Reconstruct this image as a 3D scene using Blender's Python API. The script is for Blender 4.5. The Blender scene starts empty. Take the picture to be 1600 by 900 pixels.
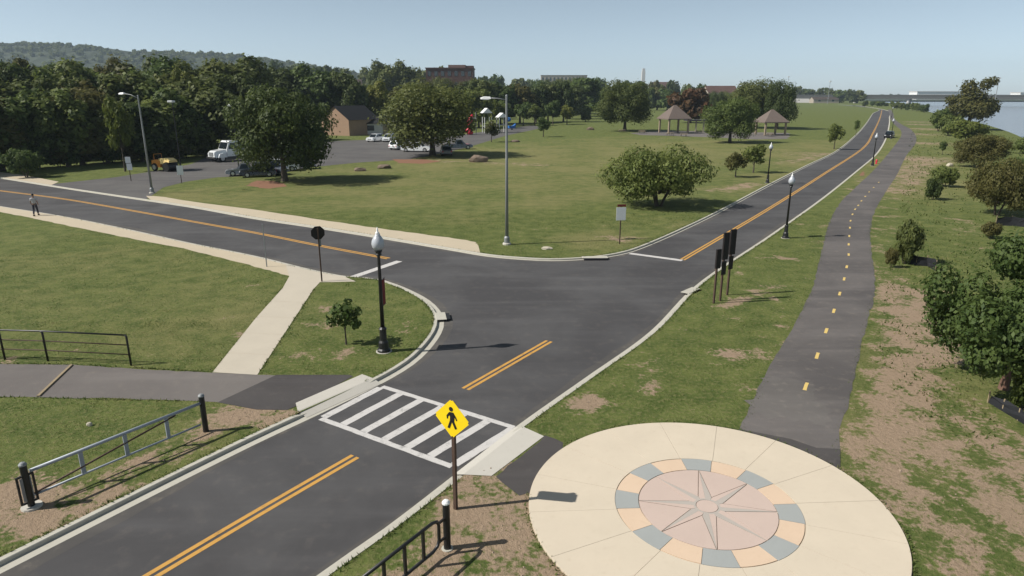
import bpy, bmesh, math, random
import numpy as np
from mathutils import Vector, Matrix
from mathutils.geometry import delaunay_2d_cdt, tessellate_polygon
PI = math.pi
scene = bpy.context.scene
C = scene.collection

# ------------------------------------------------------------------ camera
CAM_H = 10.3; FPX = 1050.0; HOR = 147.0
TILT = math.atan((450 - HOR) / FPX)
cam = bpy.data.cameras.new('camera')
cam.sensor_width = 36; cam.lens = 36 * FPX / 1600
cam.clip_start = 0.1; cam.clip_end = 12000
camo = bpy.data.objects.new('camera', cam); C.objects.link(camo)
camo.location = (0, 0, CAM_H); camo.rotation_euler = (PI / 2 - TILT, 0, 0)
scene.camera = camo
# ------------------------------------------------------------------ light
SUN_EL = math.radians(43); SUN_AZ = math.radians(259)      # azimuth clockwise from +Y
to_sun = Vector((math.sin(SUN_AZ) * math.cos(SUN_EL), math.cos(SUN_AZ) * math.cos(SUN_EL), math.sin(SUN_EL)))
world = bpy.data.worlds.new('World'); scene.world = world; world.use_nodes = True
wn = world.node_tree.nodes; wl = world.node_tree.links
sky = wn.new('ShaderNodeTexSky'); sky.sky_type = 'NISHITA'; sky.sun_disc = False
sky.sun_elevation = SUN_EL; sky.sun_rotation = SUN_AZ
sky.air_density = 0.5; sky.dust_density = 0.45; sky.ozone_density = 1.8; sky.altitude = 200
hsv = wn.new('ShaderNodeHueSaturation'); hsv.inputs['Saturation'].default_value = 0.60; hsv.inputs['Hue'].default_value = 0.476
wl.new(sky.outputs[0], hsv.inputs['Color']); wl.new(hsv.outputs[0], wn['Background'].inputs[0]); wn['Background'].inputs[1].default_value = 0.088
sun = bpy.data.lights.new('sun', 'SUN'); sun.energy = 4.3; sun.angle = math.radians(0.53); sun.color = (1, 0.955, 0.88)
suno = bpy.data.objects.new('sun', sun); C.objects.link(suno)
suno.rotation_euler = to_sun.to_track_quat('Z', 'Y').to_euler()
scene.view_settings.view_transform = 'Standard'; scene.view_settings.look = 'None'
scene.view_settings.exposure = 0.47; scene.view_settings.gamma = 1.0
scene.cycles.max_bounces = 6; scene.cycles.transparent_max_bounces = 8
scene.cycles.volume_bounces = 0

# ------------------------------------------------------------------ helpers
def P(u, v, z=0.0):
    """where the sight line through photo point (u, v) meets the level z (surveying the ground plan)"""
    a = (u - 800) / FPX; b = (v - 450) / FPX
    fy = math.cos(TILT) - b * math.sin(TILT); dz = -math.sin(TILT) - b * math.cos(TILT)
    s = (z - CAM_H) / dz
    return Vector((a * s, fy * s, z))
def height_at(y, vt):
    b = (vt - 450) / FPX
    return CAM_H + y * (-math.sin(TILT) - b * math.cos(TILT)) / (math.cos(TILT) - b * math.sin(TILT))
def mpp(y, z=0):                                            # metres per photo pixel at a point
    return (y * math.cos(TILT) + (CAM_H - z) * math.sin(TILT)) / FPX

def link(o, parent=None):
    C.objects.link(o)
    if parent is not None: o.parent = parent
    return o
def tag(o, label=None, cat=None, group=None, kind=None):
    if label: o['label'] = label
    if cat: o['category'] = cat
    if group: o['group'] = group
    if kind: o['kind'] = kind
    return o
def thing(name, label, cat, loc=(0, 0, 0), rz=0.0, group=None, scale=1.0):
    o = bpy.data.objects.new(name, None); o.empty_display_size = 0.2
    o.location = loc; o.rotation_euler = (0, 0, rz)
    o.scale = (scale,) * 3 if not hasattr(scale, '__len__') else scale
    link(o); return tag(o, label, cat, group)
def obj(name, bm, mat, parent=None, smooth=False):
    me = bpy.data.meshes.new(name); bm.to_mesh(me); bm.free()
    for m in (mat if isinstance(mat, (list, tuple)) else [mat]): me.materials.append(m)
    if smooth:
        for p in me.polygons: p.use_smooth = True
    return link(bpy.data.objects.new(name, me), parent)
def copy_tree(o, parent=None):
    c = o.copy(); C.objects.link(c)
    if parent is not None: c.parent = parent
    for ch in [k for k in bpy.data.objects if k.parent == o]: copy_tree(ch, c)
    return c
def bm_(): return bmesh.new()
def box(bm, cx, cy, cz, sx, sy, sz, rz=0.0, bev=0.0):
    g = bmesh.ops.create_cube(bm, size=1.0)
    M = Matrix.Translation((cx, cy, cz)) @ Matrix.Rotation(rz, 4, 'Z') @ Matrix.Diagonal((sx, sy, sz, 1))
    bmesh.ops.transform(bm, matrix=M, verts=g['verts'])
    if bev > 0:
        es = list({e for v in g['verts'] for e in v.link_edges})
        bmesh.ops.bevel(bm, geom=es, offset=bev, segments=1, affect='EDGES')
    return bm
def tube(bm, pts, rad, n=8, cap=True):
    """swept round bar through pts; rad is a number or a list"""
    pts = [Vector(p) for p in pts]; rads = rad if hasattr(rad, '__len__') else [rad] * len(pts)
    rings = []; ref = None
    for i, p in enumerate(pts):
        d = (pts[min(i + 1, len(pts) - 1)] - pts[max(i - 1, 0)])
        d = d.normalized() if d.length > 1e-9 else Vector((0, 0, 1))
        if ref is None:
            ref = Vector((1, 0, 0)) if abs(d.x) < 0.9 else Vector((0, 1, 0))
        u = (ref - d * ref.dot(d))
        u = u.normalized() if u.length > 1e-6 else d.orthogonal().normalized()
        w = d.cross(u); ref = u
        rings.append([bm.verts.new(p + (u * math.cos(2 * PI * k / n) + w * math.sin(2 * PI * k / n)) * rads[i]) for k in range(n)])
    for a, b in zip(rings, rings[1:]):
        for k in range(n): bm.faces.new((a[k], a[(k + 1) % n], b[(k + 1) % n], b[k]))
    if cap:
        bm.faces.new(list(reversed(rings[0]))); bm.faces.new(rings[-1])
    return bm
def lathe(bm, prof, n=12, c=(0, 0, 0)):
    rings = []
    for r, z in prof:
        rings.append([bm.verts.new((c[0] + r * math.cos(2 * PI * k / n), c[1] + r * math.sin(2 * PI * k / n), c[2] + z)) for k in range(n)])
    for a, b in zip(rings, rings[1:]):
        for k in range(n): bm.faces.new((a[k], a[(k + 1) % n], b[(k + 1) % n], b[k]))
    bm.faces.new(list(reversed(rings[0]))); bm.faces.new(rings[-1])
    return bm
def prism_xz(bm, prof, y0, y1, inset=None):
    """side profile (x, z) given thickness from y0 to y1; inset = {index: narrowing}"""
    inset = inset or {}
    A = [bm.verts.new((x, y0 + inset.get(i, 0), z)) for i, (x, z) in enumerate(prof)]
    B = [bm.verts.new((x, y1 - inset.get(i, 0), z)) for i, (x, z) in enumerate(prof)]
    n = len(prof)
    for i in range(n): bm.faces.new((A[i], A[(i + 1) % n], B[(i + 1) % n], B[i]))
    bm.faces.new(list(reversed(A))); bm.faces.new(B)
    bmesh.ops.recalc_face_normals(bm, faces=bm.faces[:])
    return bm
def plate(bm, pts2, z0, z1):
    """flat polygon (x, y) with thickness from z0 to z1"""
    a = [bm.verts.new((p[0], p[1], z1)) for p in pts2]; b = [bm.verts.new((p[0], p[1], z0)) for p in pts2]
    n = len(pts2)
    bm.faces.new(a); bm.faces.new(list(reversed(b)))
    for i in range(n): bm.faces.new((a[i], b[i], b[(i + 1) % n], a[(i + 1) % n]))
    bmesh.ops.recalc_face_normals(bm, faces=bm.faces[:])
    return bm
def smooth_line(pts, step=0.7, closed=False):
    pts = [Vector(p[:2]) for p in pts]; out = []
    n = len(pts); rng_ = range(n if closed else n - 1)
    for i in rng_:
        if closed: p0, p1, p2, p3 = (pts[(i + k) % n] for k in (-1, 0, 1, 2))
        else: p0, p1, p2, p3 = pts[max(i - 1, 0)], pts[i], pts[i + 1], pts[min(i + 2, n - 1)]
        L = (p2 - p1).length; m = max(1, min(30, int(L / step)))
        a0 = max((p1 - p0).length, 1e-6) ** .5; a1 = max(L, 1e-6) ** .5; a2 = max((p3 - p2).length, 1e-6) ** .5
        for k in range(m):
            t = k / m
            m1 = (p2 - p1) if i == 0 and not closed else (p2 - p1) * 1 if a0 < 1e-2 else ((p1 - p0) / a0 - (p2 - p0) / (a0 + a1) + (p2 - p1) / a1) * a1
            m2 = (p2 - p1) if a2 < 1e-2 else ((p2 - p1) / a1 - (p3 - p1) / (a1 + a2) + (p3 - p2) / a2) * a1
            t2 = t * t; t3 = t2 * t
            out.append(p1 * (2 * t3 - 3 * t2 + 1) + m1 * (t3 - 2 * t2 + t) + p2 * (-2 * t3 + 3 * t2) + m2 * (t3 - t2))
    if not closed: out.append(pts[-1])
    return out
def offset(line, d):                                        # to the left of travel
    out = []
    for i, p in enumerate(line):
        t = (line[min(i + 1, len(line) - 1)] - line[max(i - 1, 0)]).normalized()
        out.append(p + Vector((-t.y, t.x)) * d)
    return out
def rag(pts, amp, step, seed):
    """closed outline subdivided and roughened"""
    r = random.Random(seed); out = []
    n = len(pts)
    for i in range(n):
        a, b = Vector(pts[i][:2]), Vector(pts[(i + 1) % n][:2]); m = max(1, min(60, int((b - a).length / step)))
        nr = Vector((-(b - a).y, (b - a).x)).normalized()
        for k in range(m): out.append(a.lerp(b, k / m) + nr * r.gauss(0, amp))
    return out
def sheet(name, pts, z, mat, parent=None, kind=None):
    v = [Vector((p[0], p[1], z)) for p in pts]
    me = bpy.data.meshes.new(name)
    tris = tessellate_polygon([v])
    fs = []
    for t in tris:
        a, b, c = (v[i] for i in t)
        fs.append(t if (b - a).cross(c - a).z > 0 else tuple(reversed(t)))
    me.from_pydata(v, [], fs); me.materials.append(mat)
    o = link(bpy.data.objects.new(name, me), parent)
    if kind: o['kind'] = kind
    return o
def ribbon(name, L, R, z, mat, parent=None, kind=None):
    v = [(p.x, p.y, z) for p in L] + [(p.x, p.y, z) for p in R]; n = len(L)
    me = bpy.data.meshes.new(name)
    me.from_pydata(v, [], [(i, n + i, n + i + 1, i + 1) for i in range(n - 1)]); me.materials.append(mat)
    me.update()
    if me.polygons and me.polygons[0].normal.z < 0: me.flip_normals()
    o = link(bpy.data.objects.new(name, me), parent)
    if kind: o['kind'] = kind
    return o
def inpoly(X, Y, poly):
    X = np.asarray(X); Y = np.asarray(Y); c = np.zeros(X.shape, bool)
    n = len(poly); j = n - 1
    for i in range(n):
        xi, yi = poly[i][0], poly[i][1]; xj, yj = poly[j][0], poly[j][1]
        if yi != yj:
            c ^= ((yi > Y) != (yj > Y)) & (X < (xj - xi) * (Y - yi) / (yj - yi) + xi)
        j = i
    return c

# ------------------------------------------------------------------ materials
def nodes(name):
    m = bpy.data.materials.new(name); m.use_nodes = True
    return m, m.node_tree.nodes, m.node_tree.links, m.node_tree.nodes['Principled BSDF']
def mixc(N, L, fac, a, b, mode='MIX'):
    n = N.new('ShaderNodeMix'); n.data_type = 'RGBA'; n.blend_type = mode
    for s, x in ((0, fac), (6, a), (7, b)):
        if isinstance(x, (int, float)): n.inputs[s].default_value = x
        elif isinstance(x, (tuple, list)): n.inputs[s].default_value = (*x[:3], 1)
        else: L.new(x, n.inputs[s])
    return n.outputs[2]
def noise(N, L, vec, scale, detail=4, rough=0.55, dist=0.0):
    n = N.new('ShaderNodeTexNoise'); n.inputs['Scale'].default_value = scale; n.inputs['Detail'].default_value = detail
    n.inputs['Roughness'].default_value = rough; n.inputs['Distortion'].default_value = dist
    L.new(vec, n.inputs['Vector']); return n.outputs['Fac']
def ramp(N, L, x, lo, hi, a=0.0, b=1.0):
    n = N.new('ShaderNodeMapRange'); n.interpolation_type = 'SMOOTHSTEP'; L.new(x, n.inputs[0])
    for i, v in enumerate((lo, hi, a, b)): n.inputs[i + 1].default_value = v
    return n.outputs[0]
def math_(N, L, op, a, b=None):
    n = N.new('ShaderNodeMath'); n.operation = op
    for i, x in enumerate((a, b)):
        if x is None: continue
        if isinstance(x, (int, float)): n.inputs[i].default_value = x
        else: L.new(x, n.inputs[i])
    return n.outputs[0]
def bump(N, L, h, bs, dist=0.02, strength=0.6):
    n = N.new('ShaderNodeBump'); n.inputs['Distance'].default_value = dist; n.inputs['Strength'].default_value = strength
    L.new(h, n.inputs['Height']); L.new(n.outputs[0], bs.inputs['Normal'])
def geo(N): return N.new('ShaderNodeNewGeometry')
def surf(name, col, rough=0.6, metal=0.0, var=0.18, scale=3.0, bmp=0.0, bscale=60.0, spec=0.4, coat=0.0):
    m, N, L, b = nodes(name)
    tc = N.new('ShaderNodeTexCoord').outputs['Object']
    f = noise(N, L, tc, scale, 5)
    hi = tuple(min(1, c * (1 + var)) for c in col); lo = tuple(c * (1 - var) for c in col)
    L.new(mixc(N, L, f, lo, hi), b.inputs['Base Color'])
    L.new(ramp(N, L, f, 0.2, 0.8, max(0.02, rough - .08), min(1, rough + .08)), b.inputs['Roughness'])
    b.inputs['Metallic'].default_value = metal; b.inputs['Specular IOR Level'].default_value = spec
    b.inputs['Coat Weight'].default_value = coat
    if bmp > 0: bump(N, L, noise(N, L, tc, bscale, 3), b, bmp)
    return m

def grass_ground():
    m, N, L, b = nodes('grass_ground'); pos = geo(N).outputs['Position']
    at = N.new('ShaderNodeAttribute'); at.attribute_name = 'soil'
    dry = N.new('ShaderNodeAttribute'); dry.attribute_name = 'dry'
    n1 = noise(N, L, pos, 0.12, 4); n2 = noise(N, L, pos, 0.9, 5, 0.6); n3 = noise(N, L, pos, 6.0, 4, 0.65); n4 = noise(N, L, pos, 30.0, 3, 0.7)
    g = mixc(N, L, ramp(N, L, n2, 0.32, 0.68), (0.066, 0.096, 0.022), (0.128, 0.152, 0.042))
    g = mixc(N, L, ramp(N, L, n3, 0.42, 0.70, 0, .75), g, (0.190, 0.180, 0.075))
    drym = math_(N, L, 'ADD', dry.outputs['Fac'], math_(N, L, 'MULTIPLY', math_(N, L, 'SUBTRACT', n1, 0.5), 1.6))
    g = mixc(N, L, ramp(N, L, math_(N, L, 'ADD', drym, math_(N, L, 'MULTIPLY', math_(N, L, 'SUBTRACT', n2, .5), .7)), 0.15, 1.0, 0, .85), g, (0.205, 0.188, 0.078))
    g = mixc(N, L, ramp(N, L, n4, 0.45, 0.75, 0, .45), g, (0.035, 0.050, 0.014))
    s = mixc(N, L, n3, (0.235, 0.160, 0.112), (0.40, 0.300, 0.215))
    s = mixc(N, L, ramp(N, L, n4, .4, .75, 0, .4), s, (0.15, 0.10, 0.06))
    k = math_(N, L, 'ADD', at.outputs['Fac'], math_(N, L, 'MULTIPLY', math_(N, L, 'SUBTRACT', n2, 0.5), 2.1))
    k = math_(N, L, 'ADD', k, math_(N, L, 'MULTIPLY', math_(N, L, 'SUBTRACT', n3, 0.5), 1.3))
    L.new(mixc(N, L, ramp(N, L, k, 0.40, 0.72, 0, .92), g, s), b.inputs['Base Color'])
    b.inputs['Roughness'].default_value = 0.95; b.inputs['Specular IOR Level'].default_value = 0.15
    h = math_(N, L, 'ADD', math_(N, L, 'MULTIPLY', n3, 1.0), math_(N, L, 'MULTIPLY', n4, 0.5))
    bump(N, L, h, b, 0.09, 0.8)
    return m
def asphalt(name, base, worn, dust=0.25, dustcol=(0.22, 0.19, 0.16)):
    m, N, L, b = nodes(name); pos = geo(N).outputs['Position']
    mp = N.new('ShaderNodeMapping'); mp.inputs['Rotation'].default_value = (0, 0, math.radians(-59)); mp.inputs['Scale'].default_value = (0.12, 1.0, 1)
    L.new(pos, mp.inputs['Vector'])
    st = noise(N, L, mp.outputs[0], 0.8, 4, .6)                # long streaks along the lanes
    n1 = noise(N, L, pos, 0.16, 5, .6, .6); n2 = noise(N, L, pos, 2.2, 5, .65); n3 = noise(N, L, pos, 55, 3, .8); n4 = noise(N, L, pos, 240, 2, .8)
    c = mixc(N, L, ramp(N, L, n1, .35, .68), base, worn)
    c = mixc(N, L, ramp(N, L, st, .45, .72, 0, .4), c, tuple(x * 1.35 for x in worn))
    c = mixc(N, L, ramp(N, L, n2, .5, .8, 0, dust), c, dustcol)
    c = mixc(N, L, ramp(N, L, n3, .52, .8, 0, .35), c, tuple(x * .45 for x in base))
    c = mixc(N, L, ramp(N, L, n4, .6, .8, 0, .35), c, (0.2, 0.19, 0.18))
    L.new(c, b.inputs['Base Color']); b.inputs['Roughness'].default_value = 0.85; b.inputs['Specular IOR Level'].default_value = 0.25
    bump(N, L, math_(N, L, 'ADD', n3, n4), b, 0.006, 0.6)
    return m
def concrete(name, col, stain=0.35, dark=(0.2, 0.17, 0.13)):
    m, N, L, b = nodes(name); pos = geo(N).outputs['Position']
    n1 = noise(N, L, pos, 0.7, 5, .6); n2 = noise(N, L, pos, 5, 5, .65); n3 = noise(N, L, pos, 90, 3, .7)
    c = mixc(N, L, n1, tuple(x * .9 for x in col), tuple(min(1, x * 1.08) for x in col))
    c = mixc(N, L, ramp(N, L, n2, .52, .82, 0, stain), c, dark)
    c = mixc(N, L, ramp(N, L, n3, .5, .8, 0, .18), c, tuple(x * .6 for x in col))
    L.new(c, b.inputs['Base Color']); b.inputs['Roughness'].default_value = 0.85; b.inputs['Specular IOR Level'].default_value = 0.25
    bump(N, L, n3, b, 0.004, 0.5)
    return m
def paint(name, col, wear=0.35, under=(0.06, 0.058, 0.058)):
    m, N, L, b = nodes(name); pos = geo(N).outputs['Position']
    n1 = noise(N, L, pos, 3.5, 6, .7); n3 = noise(N, L, pos, 60, 3, .75)
    c = mixc(N, L, ramp(N, L, n3, .5, .72, 0, .5), col, tuple(x * .6 for x in col))
    k = math_(N, L, 'ADD', n1, math_(N, L, 'MULTIPLY', math_(N, L, 'SUBTRACT', n3, .5), .5))
    c = mixc(N, L, ramp(N, L, k, .5, .78, 0, wear), c, under)
    L.new(c, b.inputs['Base Color']); b.inputs['Roughness'].default_value = 0.75; b.inputs['Specular IOR Level'].default_value = 0.3
    return m
def foliage(name, lo, hi, tip, trans=0.42):
    m, N, L, b = nodes(name)
    g = geo(N); oi = N.new('ShaderNodeObjectInfo')
    rnd = g.outputs['Random Per Island']
    tc = N.new('ShaderNodeTexCoord').outputs['Object']
    cl = noise(N, L, tc, 0.55, 3)
    c = mixc(N, L, rnd, lo, hi)
    c = mixc(N, L, ramp(N, L, cl, .45, .7, 0, .55), c, tip)
    hs = N.new('ShaderNodeHueSaturation'); L.new(c, hs.inputs['Color'])
    L.new(ramp(N, L, oi.outputs['Random'], 0, 1, 0.478, 0.515), hs.inputs['Hue'])
    L.new(ramp(N, L, oi.outputs['Random'], 0, 1, 1.2, 0.8), hs.inputs['Value'])
    b.inputs['Roughness'].default_value = 0.6; b.inputs['Specular IOR Level'].default_value = 0.25
    L.new(hs.outputs[0], b.inputs['Base Color'])
    t = N.new('ShaderNodeBsdfTranslucent'); L.new(hs.outputs[0], t.inputs['Color'])
    mx = N.new('ShaderNodeMixShader'); mx.inputs[0].default_value = trans
    L.new(b.outputs[0], mx.inputs[1]); L.new(t.outputs[0], mx.inputs[2]); L.new(mx.outputs[0], N['Material Output'].inputs[0])
    return m
def water_mat():
    m, N, L, b = nodes('river_water'); pos = geo(N).outputs['Position']
    b.inputs['Base Color'].default_value = (0.20, 0.22, 0.245, 1); b.inputs['Roughness'].default_value = 0.2
    b.inputs['IOR'].default_value = 1.33
    mp = N.new('ShaderNodeMapping'); mp.inputs['Scale'].default_value = (0.6, 1.6, 1); L.new(pos, mp.inputs['Vector'])
    n = noise(N, L, mp.outputs[0], 0.8, 4, .6)
    bump(N, L, n, b, 0.25, 0.7); return m

M = {}
M['grass'] = grass_ground()
M['asphalt'] = asphalt('road_asphalt', (0.055, 0.053, 0.0545), (0.080, 0.078, 0.079), .16)
M['asphalt_lot'] = asphalt('car_park_asphalt', (0.085, 0.08, 0.08), (0.11, 0.105, 0.10), .25)
M['trail'] = asphalt('trail_asphalt', (0.082, 0.075, 0.073), (0.125, 0.113, 0.107), .4)
M['path'] = asphalt('path_asphalt', (0.125, 0.112, 0.105), (0.15, 0.135, 0.125), .4)
M['fresh'] = asphalt('fresh_asphalt', (0.050, 0.045, 0.045), (0.07, 0.064, 0.062), .15)
M['conc'] = concrete('walkway_concrete', (0.47, 0.42, 0.34), .12)
M['ramp'] = concrete('ramp_concrete', (0.47, 0.445, 0.395), .15)
M['kerb'] = concrete('kerb_concrete', (0.44, 0.42, 0.36), .4)
M['sand'] = concrete('sandy_concrete', (0.47, 0.40, 0.295), .25, (0.32, 0.26, 0.16))
M['plaza'] = concrete('plaza_concrete', (0.56, 0.485, 0.38), .18, (0.33, 0.25, 0.17))
M['joint'] = surf('joint_mortar', (0.45, 0.385, 0.30), .9, var=.2)
M['pink'] = concrete('pink_paver', (0.50, 0.395, 0.34), .15, (0.3, 0.22, 0.18))
M['buff'] = concrete('orange_paver', (0.60, 0.455, 0.33), .2, (0.38, 0.24, 0.15))
M['slate'] = concrete('slate_paver', (0.315, 0.328, 0.318), .15, (0.2, 0.2, 0.19))
M['raygrey'] = concrete('grey_star_paver', (0.40, 0.36, 0.32), .15)
M['white_paint'] = paint('white_road_paint', (0.52, 0.50, 0.48), .55)
M['yellow_paint'] = paint('yellow_road_paint', (0.52, 0.28, 0.065), .6, (0.14, 0.10, 0.06))
M['dash_paint'] = paint('yellow_trail_paint', (0.62, 0.45, 0.15), .3, (0.2, 0.15, 0.1))
M['soil'] = concrete('bare_soil', (0.23, 0.15, 0.10), .5, (0.12, 0.07, 0.045))
M['mulch'] = concrete('reddish_mulch', (0.22, 0.115, 0.07), .5, (0.10, 0.05, 0.035))
M['timber'] = surf('weathered_timber', (0.27, 0.21, 0.13), .85, var=.3, scale=8)
M['black'] = surf('black_painted_steel', (0.012, 0.012, 0.013), .42, spec=.5, var=.3)
M['galv'] = surf('galvanised_steel', (0.25, 0.26, 0.265), .55, metal=.3, var=.12)
M['rail'] = surf('grey_painted_rail', (0.30, 0.33, 0.37), .5, metal=.1, var=.15)
M['rust'] = surf('rusty_steel_post', (0.075, 0.045, 0.032), .75, var=.35, scale=9)
M['signback'] = surf('dark_brown_panel', (0.010, 0.0065, 0.006), .6, var=.3)
M['globe'] = surf('frosted_globe', (0.40, 0.42, 0.455), .3, var=.06, spec=.6)
M['yellow'] = surf('yellow_sign_sheeting', (0.88, 0.62, 0.01), .45, var=.05)
M['white'] = surf('white_painted_metal', (0.78, 0.78, 0.77), .4, var=.06)
M['whitecar'] = surf('white_car_paint', (0.76, 0.78, 0.79), .25, var=.04, coat=.6)
M['silvercar'] = surf('silver_car_paint', (0.20, 0.205, 0.22), .3, metal=.3, var=.05, coat=.6)
M['greycar'] = surf('grey_blue_car_paint', (0.10, 0.115, 0.14), .3, metal=.3, var=.06, coat=.6)
M['blackcar'] = surf('black_car_paint', (0.012, 0.012, 0.014), .25, var=.1, coat=.6)
M['glass'] = surf('dark_window_glass', (0.025, 0.035, 0.042), .08, var=.1, spec=.7)
M['tyre'] = surf('tyre_rubber', (0.016, 0.016, 0.017), .85, var=.2)
M['rim'] = surf('alloy_rim', (0.5, 0.5, 0.51), .35, metal=.6, var=.1)
M['orange'] = surf('orange_machine_paint', (0.62, 0.24, 0.035), .5, var=.15)
M['machineyellow'] = surf('pale_yellow_machine_paint', (0.75, 0.56, 0.22), .5, var=.12)
M['lens'] = surf('headlight_lens', (0.7, 0.72, 0.74), .15, var=.05, spec=.7)
M['red'] = surf('red_plastic', (0.62, 0.03, 0.06), .45, var=.08)
M['blue'] = surf('blue_plastic', (0.03, 0.14, 0.42), .45, var=.08)
M['darkcloth'] = surf('dark_banner_cloth', (0.018, 0.014, 0.016), .85, var=.15)
M['redcloth'] = surf('red_banner_cloth', (0.17, 0.025, 0.022), .85, var=.15)
M['brick'] = surf('tan_brick', (0.30, 0.20, 0.135), .85, var=.2, scale=2)
M['fadedred'] = surf('sunlit_red_roof', (0.50, 0.22, 0.19), .8, var=.12)  # paler roof red, tone varied at random
M['redbrick'] = surf('dark_red_brick', (0.105, 0.056, 0.050), .85, var=.2, scale=.5)
M['roof'] = surf('brown_shingle', (0.135, 0.105, 0.09), .85, var=.2, scale=2)
M['darkroof'] = surf('dark_shingle', (0.045, 0.045, 0.048), .8, var=.2)
M['pinkroof'] = surf('faded_red_roof', (0.20, 0.125, 0.108), .8, var=.12)
M['cream'] = surf('cream_render', (0.34, 0.295, 0.245), .85, var=.1)
M['palewall'] = surf('pale_wall', (0.58, 0.55, 0.52), .85, var=.08)
M['wood'] = surf('shelter_timber', (0.30, 0.24, 0.17), .8, var=.2)
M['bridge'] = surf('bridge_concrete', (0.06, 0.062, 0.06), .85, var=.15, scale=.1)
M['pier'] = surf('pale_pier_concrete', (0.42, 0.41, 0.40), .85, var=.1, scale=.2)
M['stone'] = surf('pale_stone', (0.42, 0.38, 0.30), .9, var=.25, bmp=.03, bscale=8)
M['clod'] = surf('soil_clods', (0.27, 0.205, 0.15), .95, var=.35)
M['boulder'] = surf('brown_boulder', (0.16, 0.12, 0.09), .9, var=.3, bmp=.05, bscale=5)
M['fabric'] = surf('black_silt_fabric', (0.012, 0.013, 0.016), .8, var=.3)
M['bark'] = surf('tree_bark', (0.075, 0.06, 0.045), .95, var=.35, scale=4, bmp=.03, bscale=14)
M['redbark'] = surf('reddish_bark', (0.15, 0.085, 0.06), .9, var=.3, scale=4)
M['skin'] = surf('skin', (0.24, 0.14, 0.10), .6, var=.05)
M['shirt'] = surf('grey_shirt', (0.42, 0.40, 0.42), .9, var=.08)
M['trousers'] = surf('dark_trousers', (0.03, 0.03, 0.045), .9, var=.15)
M['hair'] = surf('dark_hair', (0.015, 0.012, 0.01), .7, var=.2)
M['water'] = water_mat()
M['leaf_dark'] = foliage('dark_foliage', (0.054, 0.078, 0.021), (0.116, 0.142, 0.042), (0.150, 0.175, 0.048))
M['leaf_mid'] = foliage('mid_green_foliage', (0.066, 0.102, 0.025), (0.140, 0.182, 0.050), (0.170, 0.205, 0.054))
M['leaf_light'] = foliage('light_green_foliage', (0.085, 0.115, 0.022), (0.17, 0.19, 0.042), (0.19, 0.20, 0.046))
M['leaf_olive'] = foliage('olive_foliage', (0.066, 0.072, 0.020), (0.130, 0.128, 0.038), (0.155, 0.142, 0.042))
M['leaf_red'] = foliage('reddish_foliage', (0.07, 0.045, 0.022), (0.13, 0.075, 0.035), (0.20, 0.08, 0.04))
def blade_mat():
    m, N, L, b = nodes('lawn_blades'); g = geo(N); pos = g.outputs['Position']; rnd = g.outputs['Random Per Island']
    n1 = noise(N, L, pos, 0.45, 5, .6); n2 = noise(N, L, pos, 2.6, 4, .65)
    c = mixc(N, L, rnd, (0.056, 0.096, 0.022), (0.128, 0.160, 0.042))
    k = math_(N, L, 'ADD', n1, math_(N, L, 'MULTIPLY', math_(N, L, 'SUBTRACT', n2, .5), 1.1))
    c = mixc(N, L, ramp(N, L, k, .48, .76, 0, .85), c, (0.25, 0.22, 0.10))
    c = mixc(N, L, ramp(N, L, n1, .38, .58, .75, 0), c, (0.070, 0.108, 0.022))
    L.new(c, b.inputs['Base Color']); b.inputs['Roughness'].default_value = .7; b.inputs['Specular IOR Level'].default_value = .2
    t = N.new('ShaderNodeBsdfTranslucent'); L.new(c, t.inputs['Color']); mx = N.new('ShaderNodeMixShader'); mx.inputs[0].default_value = .4
    L.new(b.outputs[0], mx.inputs[1]); L.new(t.outputs[0], mx.inputs[2]); L.new(mx.outputs[0], N['Material Output'].inputs[0]); return m
M['blade'] = blade_mat()
M['hill'] = surf('wooded_hill', (0.028, 0.038, 0.013), .95, var=.6, scale=.06)

# ------------------------------------------------------------------ ground plan
ZR = -0.11
RD = Vector((0.517, 0.856))                                  # direction of the near road
def rp(*pts): return [P(u, v, ZR).to_2d() for u, v in pts]
c1 = rp((0, 897), (400, 694), (500, 647), (594, 601), (646, 570), (676, 541), (693, 512), (691, 491), (672, 470), (641, 453), (619, 444), (598, 437), (574, 434), (545, 432), (500, 424), (400, 400), (300, 380), (200, 358), (100, 338), (0, 322))
c1 = [c1[0] - RD * 14] + c1 + [c1[-1] + (c1[-1] - c1[-3]).normalized() * 120]
c2 = rp((0, 279), (100, 295), (200, 310), (300, 325), (400, 343), (500, 358), (600, 374), (700, 391), (760, 401), (800, 405), (860, 408), (912, 406), (950, 402), (980, 396), (1007, 387), (1100, 345), (1200, 292), (1262, 260), (1305, 239), (1338, 212), (1353, 195), (1364, 178), (1370, 170))
c2 = [c2[0] + (c2[0] - c2[2]).normalized() * 110] + c2 + [c2[-1] + Vector((60, 190))]
c3 = rp((1386, 173), (1389, 184), (1388, 198), (1381, 221), (1366, 243), (1340, 265), (1282, 311), (1200, 369), (1087, 446), (1012, 521), (912, 592), (803, 669), (707, 744), (600, 826), (497, 898))
c3 = [c3[0] + Vector((75, 185))] + c3 + [c3[-1] - RD * 14]
c1, c2, c3 = smooth_line(c1), smooth_line(c2), smooth_line(c3)
GUT = {1: 0.30, 2: 0.16, 3: 0.16}; KW = 0.17
kb1, kb2, kb3 = offset(c1, GUT[1] + KW), offset(c2, GUT[2] + KW), offset(c3, GUT[3] + KW + .02)
road_outline = kb1 + kb2 + kb3
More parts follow.
